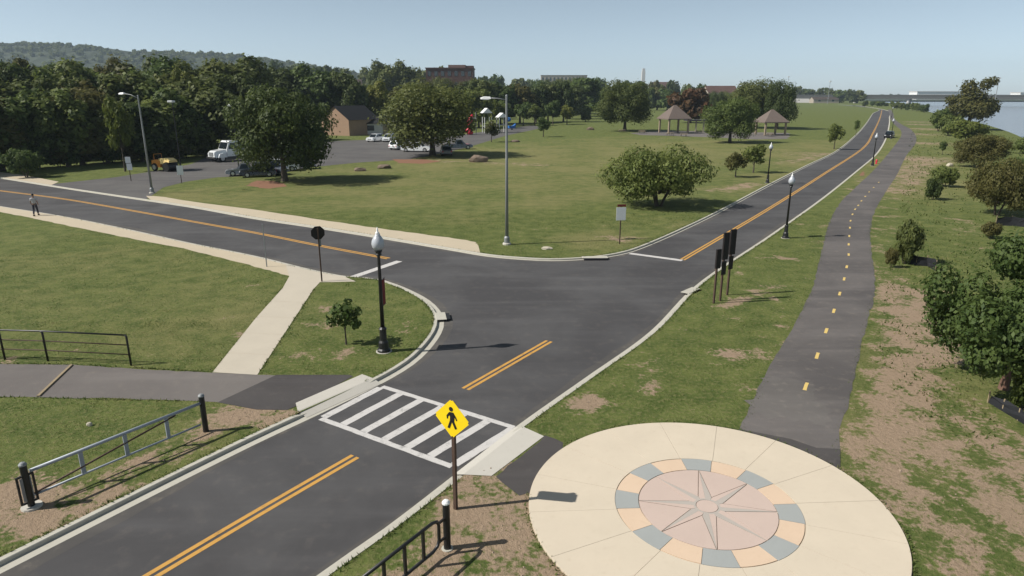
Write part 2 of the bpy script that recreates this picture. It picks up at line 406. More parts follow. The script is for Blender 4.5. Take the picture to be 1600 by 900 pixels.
# river bank (top edge), from behind the camera to the far distance
bank = [Vector(p) for p in ((20.0, -60), (19.5, 8), (20.5, 22), (27, 31), (37, 43), (52, 61), (76, 92), (104, 136), (132, 180), (170, 250), (250, 415), (345, 600), (430, 780), (520, 1000), (800, 1700), (1500, 3600))]
bank = smooth_line(bank, 6)
ground_outline = bank + [Vector((-2400, 3600)), Vector((-2400, -60))]
plaza_c = Vector((5.05, 15.15)); PR = 4.62

def seg_d(X, Y, pts):
    d = np.full(X.shape, 1e9)
    for a, b in zip(pts, pts[1:]):
        ax, ay, bx, by = a[0], a[1], b[0], b[1]; dx, dy = bx - ax, by - ay; l2 = dx * dx + dy * dy + 1e-9
        t = np.clip(((X - ax) * dx + (Y - ay) * dy) / l2, 0, 1)
        d = np.minimum(d, np.hypot(X - ax - t * dx, Y - ay - t * dy))
    return d
def pl(*pts): return [P(u, v) for u, v in pts]
SOIL = []                                                    # (line, radius, strength)
def soil_line(r, s, *pts): SOIL.append((pl(*pts), r, s))
soil_line(1.4, .74, (1405, 450), (1425, 520), (1420, 570), (1410, 630), (1400, 690))
soil_line(0.9, .75, (1470, 480), (1480, 560))
soil_line(1.4, .60, (1345, 690), (1400, 760), (1480, 790))
soil_line(1.5, .6, (1480, 650), (1560, 700), (1600, 820)); soil_line(1.0, .55, (1440, 830), (1520, 890))
soil_line(1.2, .55, (1450, 650), (1530, 760), (1560, 860))
soil_line(1.6, .70, (800, 900), (790, 830), (770, 775))
soil_line(0.9, .7, (740, 760), (720, 830), (660, 900))
soil_line(0.8, .9, (345, 650), (390, 655), (440, 650))
soil_line(0.7, .68, (120, 800), (200, 740), (290, 690))
soil_line(1.0, .9, (-20, 800), (30, 770), (60, 810))
soil_line(0.6, .85, (905, 635), (925, 630)); soil_line(0.5, .85, (1130, 553), (1195, 553)); soil_line(.5, .6, (1005, 610), (1030, 560))
soil_line(0.5, .8, (1190, 447), (1225, 449)); soil_line(.5, .7, (1190, 462), (1130, 480)); soil_line(.5, .8, (1213, 402), (1240, 405))
soil_line(0.45, .9, (470, 555), (500, 553)); soil_line(0.4, .8, (480, 505), (505, 508)); soil_line(.35, .75, (495, 482), (515, 484)); soil_line(.4, .8, (535, 555), (550, 548)); soil_line(.5, .55, (625, 520), (660, 500))
soil_line(1.1, .75, (975, 375), (1040, 352)); soil_line(1.4, .7, (1130, 298), (1180, 288)); soil_line(2.0, .6, (1230, 255), (1290, 240)); soil_line(0.7, .6, (860, 360), (900, 370))
soil_line(2.2, .7, (1400, 300), (1430, 262), (1470, 245)); soil_line(3.0, .75, (1430, 250), (1440, 215), (1430, 190)); soil_line(1.2, .5, (1375, 430), (1372, 360), (1400, 300))
soil_line(1.2, .45, (1490, 335), (1550, 390)); soil_line(0.9, .6, (1320, 310), (1350, 275)); soil_line(.6, .55, (1290, 350), (1300, 400))
soil_line(2.0, .55, (650, 250), (760, 255), (860, 258)); soil_line(.5, .6, (30, 600), (10, 560))
soil_line(3, .7, (1190, 228), (1120, 228))
sr = random.Random(12)
for _ in range(34):
    t = sr.uniform(0, 1); a = P(900, 640).lerp(P(1255, 345), t ** .7) if sr.random() < .5 else P(1120, 640).lerp(P(1275, 420), t)
    q = Vector((a.x + sr.gauss(.3, .8), a.y + sr.gauss(0, .8), 0)); SOIL.append(([q, q + Vector((sr.uniform(-.7, .7), sr.uniform(-.4, .4), 0))], sr.uniform(.14, .38), sr.uniform(.55, .9)))
for _ in range(26):
    q = P(sr.uniform(-20, 420), sr.uniform(400, 560)); SOIL.append(([q, q + Vector((sr.uniform(-.6, .6), sr.uniform(-.4, .4), 0))], sr.uniform(.12, .3), sr.uniform(.35, .6)))
def soil(X, Y):
    s = np.zeros(X.shape)
    for l, r, k in SOIL: s = np.maximum(s, k * np.clip(1.35 - seg_d(X, Y, l) / (r * 1.25), 0, 1))
    return s
DRY = [(pl((430, 300), (700, 300), (900, 290)), 16, .55), (pl((800, 250), (1100, 230)), 34, .65), (pl((1380, 620), (1400, 880)), 3, .45), (pl((1440, 300), (1430, 200)), 9, .6), (pl((1450, 650), (1420, 480)), 4, .4), (pl((700, 880), (800, 760)), 3, .3), (pl((150, 760), (400, 640)), 2, .3), (pl((-50, 400), (300, 470)), 11, .40), (pl((900, 380), (1040, 350)), 3.5, .6), (pl((1150, 300), (1330, 220)), 4, .6)]
def dryness(X, Y):
    s = np.zeros(X.shape)
    for l, r, k in DRY: s = np.maximum(s, k * np.clip(1.5 - seg_d(X, Y, l) / r, 0, 1))
    return s

# ground sheet: triangulated round the sunken road
rs = np.random.RandomState(4)
pts = []; edges = []
def ring(poly, closed=True):
    i0 = len(pts); pts.extend((p[0], p[1]) for p in poly); n = len(poly)
    edges.extend((i0 + i, i0 + (i + 1) % n) for i in range(n if closed else n - 1))
def thin(l, d):
    out = [l[0]]
    for p in l[1:-1]:
        if (p - out[-1]).length > d: out.append(p)
    return out + [l[-1]]
road_outline = thin(kb1, .3) + thin(kb2, .3) + thin(kb3, .3)
ring(road_outline); ring(ground_outline)
def grid(x0, x1, y0, y1, st):
    gx, gy = np.meshgrid(np.arange(x0, x1, st), np.arange(y0, y1, st))
    gx = gx + rs.uniform(-.25, .25, gx.shape) * st; gy = gy + rs.uniform(-.25, .25, gy.shape) * st
    return gx.ravel(), gy.ravel()
for (a, ex) in (((-22, 22, 9, 44, .75), None), ((-70, 70, 9, 120, 3.0), (-22, 22, 9, 44)), ((-260, 260, -40, 420, 16), (-70, 70, 9, 120))):
    gx, gy = grid(*a)
    k = inpoly(gx, gy, ground_outline) & ~inpoly(gx, gy, road_outline)
    if ex: k &= ~((gx > ex[0]) & (gx < ex[1]) & (gy > ex[2]) & (gy < ex[3]))
    k &= seg_d(gx, gy, road_outline + road_outline[:1]) > a[4] * .3
    pts.extend(zip(gx[k].tolist(), gy[k].tolist()))
ov, oe, of = delaunay_2d_cdt([Vector(p) for p in pts], edges, [], 0, 1e-4)[:3]
V = np.array([(v.x, v.y) for v in ov]); Fc = np.array([f for f in of])
cen = V[Fc].mean(1)
keep = inpoly(cen[:, 0], cen[:, 1], ground_outline) & ~inpoly(cen[:, 0], cen[:, 1], road_outline)
Fc = Fc[keep]
a_, b_, c_ = V[Fc[:, 0]], V[Fc[:, 1]], V[Fc[:, 2]]
fl = ((b_ - a_)[:, 0] * (c_ - a_)[:, 1] - (b_ - a_)[:, 1] * (c_ - a_)[:, 0]) < 0
Fc[fl] = Fc[fl][:, ::-1]
me = bpy.data.meshes.new('ground')
me.from_pydata([(x, y, 0) for x, y in V.tolist()], [], Fc.tolist()); me.materials.append(M['grass'])
at = me.attributes.new('soil', 'FLOAT', 'POINT'); at.data.foreach_set('value', soil(V[:, 0], V[:, 1]).astype(np.float32))
at = me.attributes.new('dry', 'FLOAT', 'POINT'); at.data.foreach_set('value', dryness(V[:, 0], V[:, 1]).astype(np.float32))
ground = link(bpy.data.objects.new('ground', me)); ground['kind'] = 'structure'

# river and its bank
bank2 = offset(bank, -7.0)
bm = bm_()
A = [bm.verts.new((p.x, p.y, 0)) for p in bank]; B = [bm.verts.new((p.x, p.y, -3.2)) for p in bank2]
for i in range(len(bank) - 1): bm.faces.new((A[i], B[i], B[i + 1], A[i + 1]))
bmesh.ops.recalc_face_normals(bm, faces=bm.faces[:])
for f in bm.faces:
    if f.normal.z < 0: f.normal_flip()
obj('river_bank', bm, M['grass'])['kind'] = 'structure'
wp = [p for p in offset(bank, -3.0)]
sheet('river', wp + [Vector((6000, 4200)), Vector((6000, -60))], -2.2, M['water'], kind='structure')

# road, gutters, kerbs
inner = thin(offset(c1, GUT[1] + .06), .3) + thin(offset(c2, GUT[2] + .06), .3) + thin(offset(c3, GUT[3] + .06), .3)
road = sheet('road', inner, ZR, M['asphalt'], kind='structure')
RAMPS = []
ramp_l = pl((462, 630), (545, 588), (582, 592), (592, 600), (478, 646))
ramp_r = pl((803, 668), (835, 667), (849, 683), (768, 743), (722, 741), (706, 740))
rlc = Vector((-6.0, 22.4)); rrc = P(765, 705).to_2d()
def kerb(name, line, g, lows=()):
    o1, o2, o3 = line, offset(line, g), offset(line, g + KW)
    bmg = bm_(); bmk = bm_(); pg = None; pk = None
    for a, b, c in zip(o1, o2, o3):
        h = 0.004
        for ctr, rad in lows:
            h = min(h, -0.085 + 0.09 * min(1, max(0, ((b - ctr).length - rad) / .35)))
        up = b.lerp(c, .12)
        ng = [bmg.verts.new((a.x, a.y, ZR + .004)), bmg.verts.new((b.x, b.y, ZR + .006))]
        nk = [bmk.verts.new((b.x, b.y, ZR)), bmk.verts.new((b.x, b.y, h - .02)), bmk.verts.new((up.x, up.y, h)), bmk.verts.new((c.x, c.y, h)), bmk.verts.new((c.x, c.y, ZR - .1))]
        if pg:
            bmg.faces.new((pg[0], ng[0], ng[1], pg[1]))
            for i in range(4): bmk.faces.new((pk[i], nk[i], nk[i + 1], pk[i + 1]))
        pg, pk = ng, nk
    for b_ in (bmg, bmk): bmesh.ops.recalc_face_normals(b_, faces=b_.faces[:])
    for f in bmg.faces:
        if f.normal.z < 0: f.normal_flip()
    obj('gutter', bmg, M['kerb'])['kind'] = 'structure'
    bmk.normal_update()
    if sum(f.normal.z for f in bmk.faces) < 0:
        for f in bmk.faces: f.normal_flip()
    obj('kerb', bmk, M['kerb'])['kind'] = 'structure'
kerb('kerb', c1, GUT[1], [((P(530, 622)).to_2d(), 1.15)])
kerb('kerb', c2, GUT[2]); kerb('kerb', c3, GUT[3], [(P(752, 708).to_2d(), 1.25)])
def ramp_obj(pts, front):
    bm = bm_(); vs = [bm.verts.new((p.x, p.y, ZR + .012 if i in front else 0.012)) for i, p in enumerate(pts)]
    bm.faces.new(vs); bmesh.ops.triangulate(bm, faces=bm.faces[:]); bmesh.ops.recalc_face_normals(bm, faces=bm.faces[:])
    for f in bm.faces:
        if f.normal.z < 0: f.normal_flip()
    o = obj('kerb_ramp', bm, M['ramp']); o['kind'] = 'structure'; return o
def ramp_quad(f0, f1, b0, b1, w):
    """sloping lip at the gutter, then the flat landing behind it"""
    f0, f1, b0, b1 = (Vector(p.to_2d()) for p in (f0, f1, b0, b1))
    e = (f1 - f0).normalized(); pn = Vector((-e.y, e.x))
    if pn.dot(b0 - f0) < 0: pn = -pn
    m0 = f0 + pn * w; m1 = f1 + pn * w
    bm = bm_(); z0 = ZR + .012; z1 = .012
    v = [bm.verts.new((*p, z)) for p, z in ((f0, z0), (f1, z0), (m1, z1), (m0, z1), (b1, z1), (b0, z1))]
    bm.faces.new((v[0], v[1], v[2], v[3])); bm.faces.new((v[3], v[2], v[4], v[5]))
    bmesh.ops.recalc_face_normals(bm, faces=bm.faces[:])
    for f in bm.faces:
        if f.normal.z < 0: f.normal_flip()
    o = obj('kerb_ramp', bm, M['ramp']); o['kind'] = 'structure'
ramp_quad(P(479, 653, ZR), P(596, 600, ZR), P(462, 630), P(566, 585), .455)
ramp_quad(P(804, 668, ZR), P(709, 742, ZR), P(850, 682), P(768, 744), .335)

# grit washed along the gutters
M['dusty'] = asphalt('dusty_asphalt', (0.098, 0.090, 0.085), (0.13, 0.119, 0.111), .5, (0.22, 0.195, 0.17))
M['grit'] = asphalt('gritty_asphalt', (0.066, 0.0625, 0.060), (0.095, 0.088, 0.081), .55, (0.17, 0.148, 0.122))
for l, w, sd in ((c1, .55, 1), (c3, .45, 2), (c2, .5, 3)):
    rg = random.Random(sd); ph = rg.uniform(0, 6)
    far = [q for q in l if 9 < q.y < 60 and abs(q.x) < 45]
    inn_ = [q for q in offset(far, -1)]
    R_ = [a.lerp(b, w * (.55 + .45 * math.sin(i * .21 + ph) * math.sin(i * .047 + 1)) + rg.uniform(-.05, .05)) for i, (a, b) in enumerate(zip(far, inn_))]
    ribbon('gutter_grit', far, R_, ZR + .002, M['grit'], kind='stuff')
# paved sheets
lot_pts = pl((78, 288), (180, 277), (262, 264), (300, 256), (335, 240), (430, 232), (530, 220), (620, 217), (700, 214), (760, 205), (830, 196), (852, 199), (790, 212), (735, 229), (690, 240), (640, 249), (560, 254), (480, 262), (420, 274), (340, 277), (290, 284), (255, 293), (224, 307))
k = [i for i, p in enumerate(kb2) if P(70, 290).x < p.x < P(232, 313).x]
lot_poly = [p.to_2d() for p in lot_pts[:-1]] + [kb2[i] for i in reversed(k)]
sheet('car_park', lot_poly, .006, M['asphalt_lot'], kind='structure')
tl = smooth_line(pl((1312, 743), (1312, 735), (1312, 672), (1327, 625), (1350, 522), (1366, 462), (1367, 430), (1362, 395), (1360, 362), (1366, 332), (1384, 300), (1402, 272), (1415, 245), (1432, 220), (1424, 203), (1408, 194), (1398, 186), (1396, 178), (1392, 171)), .6)
tr = smooth_line(pl((1155, 672), (1200, 578), (1250, 490), (1270, 446), (1285, 386), (1295, 350), (1312, 318), (1340, 290), (1368, 263), (1391, 236), (1408, 212), (1407, 203), (1398, 195), (1392, 187), (1390, 179), (1387, 171)), .6)
trail_poly = tr + list(reversed(tl)) + [P(1250, 720).to_2d()]
trail = sheet('trail', rag(thin(trail_poly, .5), .025, .5, 3), .006, M['trail'], kind='structure')
sheet('trail_dust', rag([P(*p).to_2d() for p in ((1205, 588), (1262, 598), (1292, 640), (1300, 668), (1240, 655), (1178, 650), (1172, 628))], .12, .2, 31), .0085, M['dusty'], kind='stuff')
fresh_poly = [P(*p).to_2d() for p in ((1130, 680), (1156, 671), (1235, 686), (1275, 700), (1313, 702), (1313, 745), (1240, 730))]
sheet('trail_patch', fresh_poly, .011, M['fresh'], kind='structure')
link_poly = [P(*p).to_2d() for p in ((842, 690), (852, 680), (882, 692), (860, 760), (810, 775), (775, 745))]
sheet('trail_link', rag(link_poly, .02, .3, 5), .006, M['fresh'], kind='structure')
path_poly = [P(*p).to_2d() for p in ((-400, 566), (0, 569), (112, 570), (200, 576), (325, 582), (435, 587), (380, 622), (345, 628), (312, 627), (162, 622), (0, 620), (-500, 616))]
sheet('path', rag(path_poly, .02, .4, 6), .006, M['path'], kind='structure')
fp = [P(*p).to_2d() for p in ((432, 586), (545, 586), (552, 588), (465, 634), (448, 641), (400, 640), (340, 629))]
sheet('path_apron', fp, .0105, M['fresh'], kind='structure')
kk = [i for i, p in enumerate(kb1) if P(440, 416).x < p.x < P(556, 440).x and p.y > 30]
walk_poly = [P(*p).to_2d() for p in ((556, 440), (520, 441), (500, 441), (490, 452), (402, 586), (332, 582), (400, 497), (442, 450), (452, 432))] + [kb1[i] for i in reversed(kk)]
sheet('walkway', walk_poly, .012, M['conc'], kind='structure')
for n, (du, dv, eu, ev) in enumerate(((430, 471, 477, 473), (407, 495, 459, 497), (382, 520, 440, 523), (357, 551, 421, 555))):
    a, b = P(du, dv).to_2d(), P(eu, ev).to_2d(); nn = Vector((-(b - a).y, (b - a).x)).normalized() * .012
    sheet('walkway_joint', [a - nn, b - nn, b + nn, a + nn], .016, M['joint'], kind='structure')
kk = [i for i, p in enumerate(kb1) if p.y > 30 and P(-300, 300).x < p.x < P(452, 418).x]
south = [kb1[i] for i in kk]
so_ = [P(*p).to_2d() for p in ((455, 432), (400, 417), (300, 391), (200, 372), (100, 351), (50, 341), (0, 331))]
south_out = so_ + [so_[-1] + (so_[-1] - so_[-3]).normalized() * 50]
south_rough = []
for a, b in zip(so_, so_[1:]):
    for t in np.linspace(0, 1, 8, False): south_rough.append(a.lerp(b, float(t)) + Vector((rs.normal(0, .04), rs.normal(0, .04))))
sheet('sidewalk', south_rough + south_out[-2:] + list(reversed(south)), .0065, M['sand'], kind='structure')
kk = [i for i, p in enumerate(kb2) if P(232, 313).x < p.x < P(752, 395).x and p.y > 40]
no_ = [P(*p).to_2d() for p in ((228, 306), (250, 307), (300, 315), (400, 328), (500, 343), (600, 358), (700, 371), (742, 378), (748, 384))]
north = []
for a, b in zip(no_, no_[1:]):
    for t in np.linspace(0, 1, 8, False): north.append(a.lerp(b, float(t)) + Vector((rs.normal(0, .05), rs.normal(0, .05))))
NK = [kb2[i] for i in reversed(kk)]
sheet('sidewalk', north + [kb2[i] for i in reversed(kk)], .0065, M['sand'], kind='structure')
kk = [i for i, p in enumerate(kb2) if P(-160, 258).x < p.x < P(80, 290).x and p.y > 40]
nw = [P(*p).to_2d() for p in ((-160, 246), (0, 269), (40, 274), (92, 284))]
sheet('sidewalk', nw + [kb2[i] for i in reversed(kk)], .0065, M['sand'], kind='structure')
# wooden edging across the old path
a, b = P(112, 571), P(60, 620); d = (b - a).to_2d().normalized()
bm = bm_(); box(bm, (a.x + b.x) / 2, (a.y + b.y) / 2, .03, (b - a).length, .11, .05, math.atan2(d.y, d.x), .008)
tag(obj('edging_board', bm, M['timber']), 'narrow wooden board lying across the old asphalt path', 'board')
# shelter pad and mulch beds
sheet('shelter_pad', rag([P(*p).to_2d() for p in ((985, 208), (1040, 204), (1150, 206), (1235, 208), (1232, 217), (1180, 218), (1100, 214), (1000, 211))], .25, 3, 4), .006, M['path'], kind='structure')
for n, q in enumerate((((400, 282), (432, 283), (450, 291), (420, 295), (385, 290)), ((612, 249), (660, 249), (690, 252), (660, 256), (625, 255)), ((1345, 270), (1349, 268), (1352, 273), (1346, 275)))):
    sheet('mulch_bed', rag([P(*p).to_2d() for p in q], .12, .5, 10 + n), .008, M['mulch'], kind='stuff')

# ------------------------------------------------------------------ road markings (children of the road)
ZM = ZR + .0045
def bar(name, a, b, w, parent=road, z=ZM, mat='white_paint', seed=0):
    a, b = Vector(a[:2]), Vector(b[:2]); d = (b - a).normalized(); nn = Vector((-d.y, d.x)) * w / 2
    return sheet(name, rag([a - nn, b - nn, b + nn, a + nn], .006, .25, seed), z, M[mat], parent)
def line_mark(name, pix, off, w, mat, extend=0):
    l = smooth_line([P(u, v, ZR) for u, v in pix], .8)
    if extend: l = [l[0] - (l[1] - l[0]).normalized() * extend] + l
    return ribbon(name, offset(l, off + w / 2), offset(l, off - w / 2), ZM, M[mat], road)
for sgn in (-1, 1):
    line_mark('centre_line', [(235, 901), (395, 806), (555, 713)], .115 * sgn, .13, 'yellow_paint', 12 if True else 0)
    line_mark('centre_line', [(727, 608), (858, 533)], .115 * sgn, .13, 'yellow_paint')
    line_mark('centre_line', [(-160, 278), (0, 298), (100, 311), (200, 328), (300, 346), (400, 364), (500, 384), (607, 404)], .13 * sgn, .15, 'yellow_paint')
    line_mark('centre_line', [(1066, 406), (1100, 386), (1200, 327), (1287, 272), (1350, 230), (1364, 208), (1375, 184), (1378, 172)], .12 * sgn, .14, 'yellow_paint')
bar('stop_line', P(548, 434, ZR), P(624, 408, ZR), .5, seed=1)
bar('stop_line', P(984, 396, ZR), P(1066, 407, ZR), .45, seed=2)
a0, a1, a2, a3 = (P(u, v, ZR).to_2d() for u, v in ((597, 604), (803, 668), (706, 729), (501, 654)))
bar('crosswalk_line', a0, a1, .22, seed=3); bar('crosswalk_line', a3, a2, .22, seed=4)
d01 = (a1 - a0).normalized(); 
for i in range(7):
    t = (i + .02) / 6.02; p, q = a0.lerp(a1, t), a3.lerp(a2, t); dd = (q - p).normalized() * .115
    bar('crosswalk_bar', p + dd, q - dd, .30, seed=5 + i)
# trail dashes
for i, (u, v) in enumerate(((1259, 604), (1277, 556), (1291, 517), (1303, 486), (1312, 459), (1319, 436), (1323, 417), (1326, 398), (1326, 382), (1327, 369), (1328, 356), (1329, 345), (1332, 335), (1336, 327), (1341, 321), (1346, 314), (1352, 307), (1358, 300), (1365, 293), (1373, 285))):
    p = P(u, v).to_2d(); q = P(*((1277, 556), (1291, 517), (1303, 486), (1312, 459), (1319, 436), (1323, 417), (1326, 398), (1326, 382), (1327, 369), (1328, 356), (1329, 345), (1332, 335), (1336, 327), (1341, 321), (1346, 314), (1352, 307), (1358, 300), (1365, 293), (1373, 285), (1382, 275))[i]).to_2d()
    d = (q - p).normalized()
    bar('lane_dash', p - d * .38, p + d * .38, .125, trail, .0115, 'dash_paint', 40 + i)

# ------------------------------------------------------------------ compass plaza
plaza = tag(obj('plaza', lathe(bm_(), [(PR, -.03), (PR, .03)], 96, (plaza_c.x, plaza_c.y, 0)), M['joint']), kind='structure')
A0 = math.radians(81.9)
def pol(a, r): return (plaza_c.x + r * math.cos(a), plaza_c.y + r * math.sin(a))
def sector(a0, a1, r0, r1, gap=.006, n=8):
    o = [pol(a0 + gap / r1 + (a1 - a0 - 2 * gap / r1) * i / n, r1 - gap) for i in range(n + 1)]
    if r0 > 0: o += [pol(a0 + gap / r0 + (a1 - a0 - 2 * gap / r0) * i / n, r0 + gap) for i in range(n, -1, -1)]
    return o
def shrink(pts, g):
    pts = [Vector(p) for p in pts]; c = sum(pts, Vector((0, 0))) / len(pts)
    return [p + (c - p).normalized() * g for p in pts]
rr = random.Random(2)
for i in range(16):
    a = A0 + math.radians(11.25 + 22.5 * i)
    obj('slab', plate(bm_(), sector(a, a + math.radians(22.5), 2.36, PR - .01, .004, 10), .0, .050 + rr.uniform(-.001, .002)), M['plaza'], plaza)
for i in range(8):
    a = A0 + i * PI / 4; hb = math.radians(10.6); nx = a + PI / 4; mid = a + PI / 8
    obj('slate_block', plate(bm_(), sector(a - hb, a + hb, 1.75, 2.36, .006, 5), .0, .052), M['slate'], plaza)
    obj('orange_block', plate(bm_(), sector(a + hb, nx - hb, 1.75, 2.34, .006, 6), .0, .051), M['buff'], plaza)
    long_ = 1.73
    arc = [pol(a + .005 + (PI / 4 - .01) * k / 8, 1.74) for k in range(9)]
    obj('pink_wedge', plate(bm_(), shrink(arc + [pol(mid, .46)], .012), .0, .050), M['pink'], plaza)
    obj('star_ray', plate(bm_(), shrink([pol(a, .30), pol(a, long_), pol(a + PI / 8, .44), pol(a + PI / 8, .335)], .007), .0, .053), M['pink'], plaza)
    obj('star_ray', plate(bm_(), shrink([pol(a, .30), pol(a - PI / 8, .335), pol(a - PI / 8, .44), pol(a, long_)], .007), .0, .053), M['raygrey'], plaza)
obj('hub', plate(bm_(), [pol(2 * PI * k / 28, .27) for k in range(28)], .0, .054), M['pink'], plaza)
bm = bm_(); lathe(bm, [(.285, .0), (.345, .0), (.345, .0535), (.285, .0535), (.285, .0)], 28, (plaza_c.x, plaza_c.y, 0)); obj('hub_ring', bm, M['raygrey'], plaza)

# ------------------------------------------------------------------ grass blades near the camera
NOGRASS = [south_rough + south_out[-2:] + list(reversed(south)), north + NK]
def scatter(n, x0, x1, y0, y1, hmin, hmax, seed):
    r = np.random.RandomState(seed)
    X = r.uniform(x0, x1, n); Y = r.uniform(y0, y1, n)
    k = inpoly(X, Y, ground_outline) & ~inpoly(X, Y, road_outline) & (np.abs(X) < Y * .80 + 2.0)
    for poly in [trail_poly, path_poly, fp, walk_poly, link_poly] + NOGRASS: k &= ~inpoly(X, Y, poly)
    k &= (np.hypot(X - plaza_c.x, Y - plaza_c.y) > PR - .03)
    for q in (ramp_l, ramp_r): k &= ~inpoly(X, Y, q)
    X, Y = X[k], Y[k]
    s = soil(X, Y); k = r.uniform(0, 1, len(X)) > np.clip((s - .25) * 2.2, 0, .93)
    X, Y = X[k], Y[k]; n = len(X)
    patch = np.sin(X * 1.7 + np.sin(Y * 1.1) * 2) * np.sin(Y * 1.9 + np.sin(X * .8) * 2)
    h = r.uniform(hmin, hmax, n) * (1 + .3 * patch); a = r.uniform(0, 2 * PI, n); w = h * r.uniform(.25, .5, n)
    lean = r.uniform(0, 2 * PI, n)
    co = np.zeros((n, 3, 3), np.float32)
    co[:, 0, 0] = X - np.cos(a) * w; co[:, 0, 1] = Y - np.sin(a) * w
    co[:, 1, 0] = X + np.cos(a) * w; co[:, 1, 1] = Y + np.sin(a) * w
    co[:, 2, 0] = X + np.cos(lean) * h * .8; co[:, 2, 1] = Y + np.sin(lean) * h * .8; co[:, 2, 2] = h
    co[:, :2, 2] = -.005
    return co
co = np.concatenate([scatter(190000, -22, 22, 9, 30, .014, .036, 1), scatter(130000, -34, 34, 29, 60, .018, .05, 2)])
def litter(n, seed):
    r = np.random.RandomState(seed); Y = 9 + 34 * r.uniform(0, 1, n); X = r.uniform(-.8, .8, n) * Y
    k = (soil(X, Y) > r.uniform(.35, 1.1, n)) & inpoly(X, Y, ground_outline) & ~inpoly(X, Y, road_outline) & (np.hypot(X - plaza_c.x, Y - plaza_c.y) > PR)
    for poly in [trail_poly, path_poly, fp, walk_poly, link_poly] + NOGRASS: k &= ~inpoly(X, Y, poly)
    X, Y = X[k], Y[k]; n = len(X); s_ = r.gamma(2.0, .008, n) + .006; a = r.uniform(0, 2 * PI, n)
    B = [np.stack([X + np.cos(a + q) * s_ * r.uniform(.7, 1.2, n), Y + np.sin(a + q) * s_ * r.uniform(.7, 1.2, n), np.full(n, -.002)], 1) for q in (0, 2.1, 4.2)]
    T = np.stack([X, Y, s_ * r.uniform(.5, .9, n)], 1)
    return np.concatenate([np.stack([B[i], B[(i + 1) % 3], T], 1) for i in range(3)]).astype(np.float32)
def fringe(lines, per_m, spread, hmin, hmax, seed):
    r = np.random.RandomState(seed); XS = []; YS = []
    for l in lines:
        for a, b in zip(l, l[1:]):
            m = (b - a).length
            if max(a.y, b.y) > 60 or min(a.y, b.y) < 8 or abs(a.x) > 40: continue
            k = r.poisson(m * per_m); t = r.uniform(0, 1, k); d = (b - a).normalized() if m > 0 else Vector((1, 0)); o = np.abs(r.normal(0, spread, k)) - .015
            XS.append(a.x + (b.x - a.x) * t - d.y * o); YS.append(a.y + (b.y - a.y) * t + d.x * o)
    X = np.concatenate(XS); Y = np.concatenate(YS); k = inpoly(X, Y, ground_outline) & (np.hypot(X - plaza_c.x, Y - plaza_c.y) > PR - .05)
    w8 = np.sin(X * 2.3 + Y) * np.sin(Y * 3.1 - X * .7); k &= w8 > r.uniform(-1.1, .5, len(X))
    for q in [path_poly, fp, walk_poly, link_poly] + NOGRASS: k &= ~inpoly(X, Y, q)
    for c, q in ((P(530, 622), 1.5), (P(765, 705), 1.7)): k &= np.hypot(X - c.x, Y - c.y) > q
    X, Y = X[k], Y[k]; n = len(X); h = r.uniform(hmin, hmax, n); a = r.uniform(0, 2 * PI, n); w = h * r.uniform(.15, .35, n); l = r.uniform(0, 2 * PI, n)
    co = np.zeros((n, 3, 3), np.float32)
    co[:, 0, 0] = X - np.cos(a) * w; co[:, 0, 1] = Y - np.sin(a) * w; co[:, 1, 0] = X + np.cos(a) * w; co[:, 1, 1] = Y + np.sin(a) * w
    co[:, 2, 0] = X + np.cos(l) * h * .7; co[:, 2, 1] = Y + np.sin(l) * h * .7; co[:, 2, 2] = h; co[:, :2, 2] = -.005
    return co
circ = [plaza_c + Vector((math.cos(-a * PI / 60), math.sin(-a * PI / 60))) * PR for a in range(121)]
ed = np.concatenate([fringe([kb1, kb3, kb2, circ], 60, .07, .03, .10, 21), fringe([tl, list(reversed(tr))], 32, .10, .02, .055, 23)])
pe = [[P(112, 570).to_2d(), P(0, 569).to_2d()], [P(325, 582).to_2d(), P(112, 570).to_2d()], [P(0, 620).to_2d(), P(312, 627).to_2d()], [P(402, 586).to_2d(), P(490, 452).to_2d()], [P(442, 450).to_2d(), P(332, 582).to_2d()]]
pe = [[a.lerp(b, i / 30) for i in range(31)] for a, b in pe]
ed2 = fringe([list(reversed(x)) for x in pe], 60, .05, .04, .10, 22)
co = np.concatenate([co, ed, ed2])
def tri_mesh(name, co):
    n, k = co.shape[0], co.shape[1]; me = bpy.data.meshes.new(name)
    me.vertices.add(n * k); me.vertices.foreach_set('co', co.reshape(-1).astype(np.float32))
    me.loops.add(n * k); me.loops.foreach_set('vertex_index', np.arange(n * k, dtype=np.int32))
    me.polygons.add(n); me.polygons.foreach_set('loop_start', np.arange(0, n * k, k, dtype=np.int32))
    me.update(calc_edges=True); me.validate(); return me
me = tri_mesh('grass', co); me.materials.append(M['blade'])
tag(link(bpy.data.objects.new('grass', me)), 'short mown grass blades on the lawns beside the road', 'grass', kind='stuff')

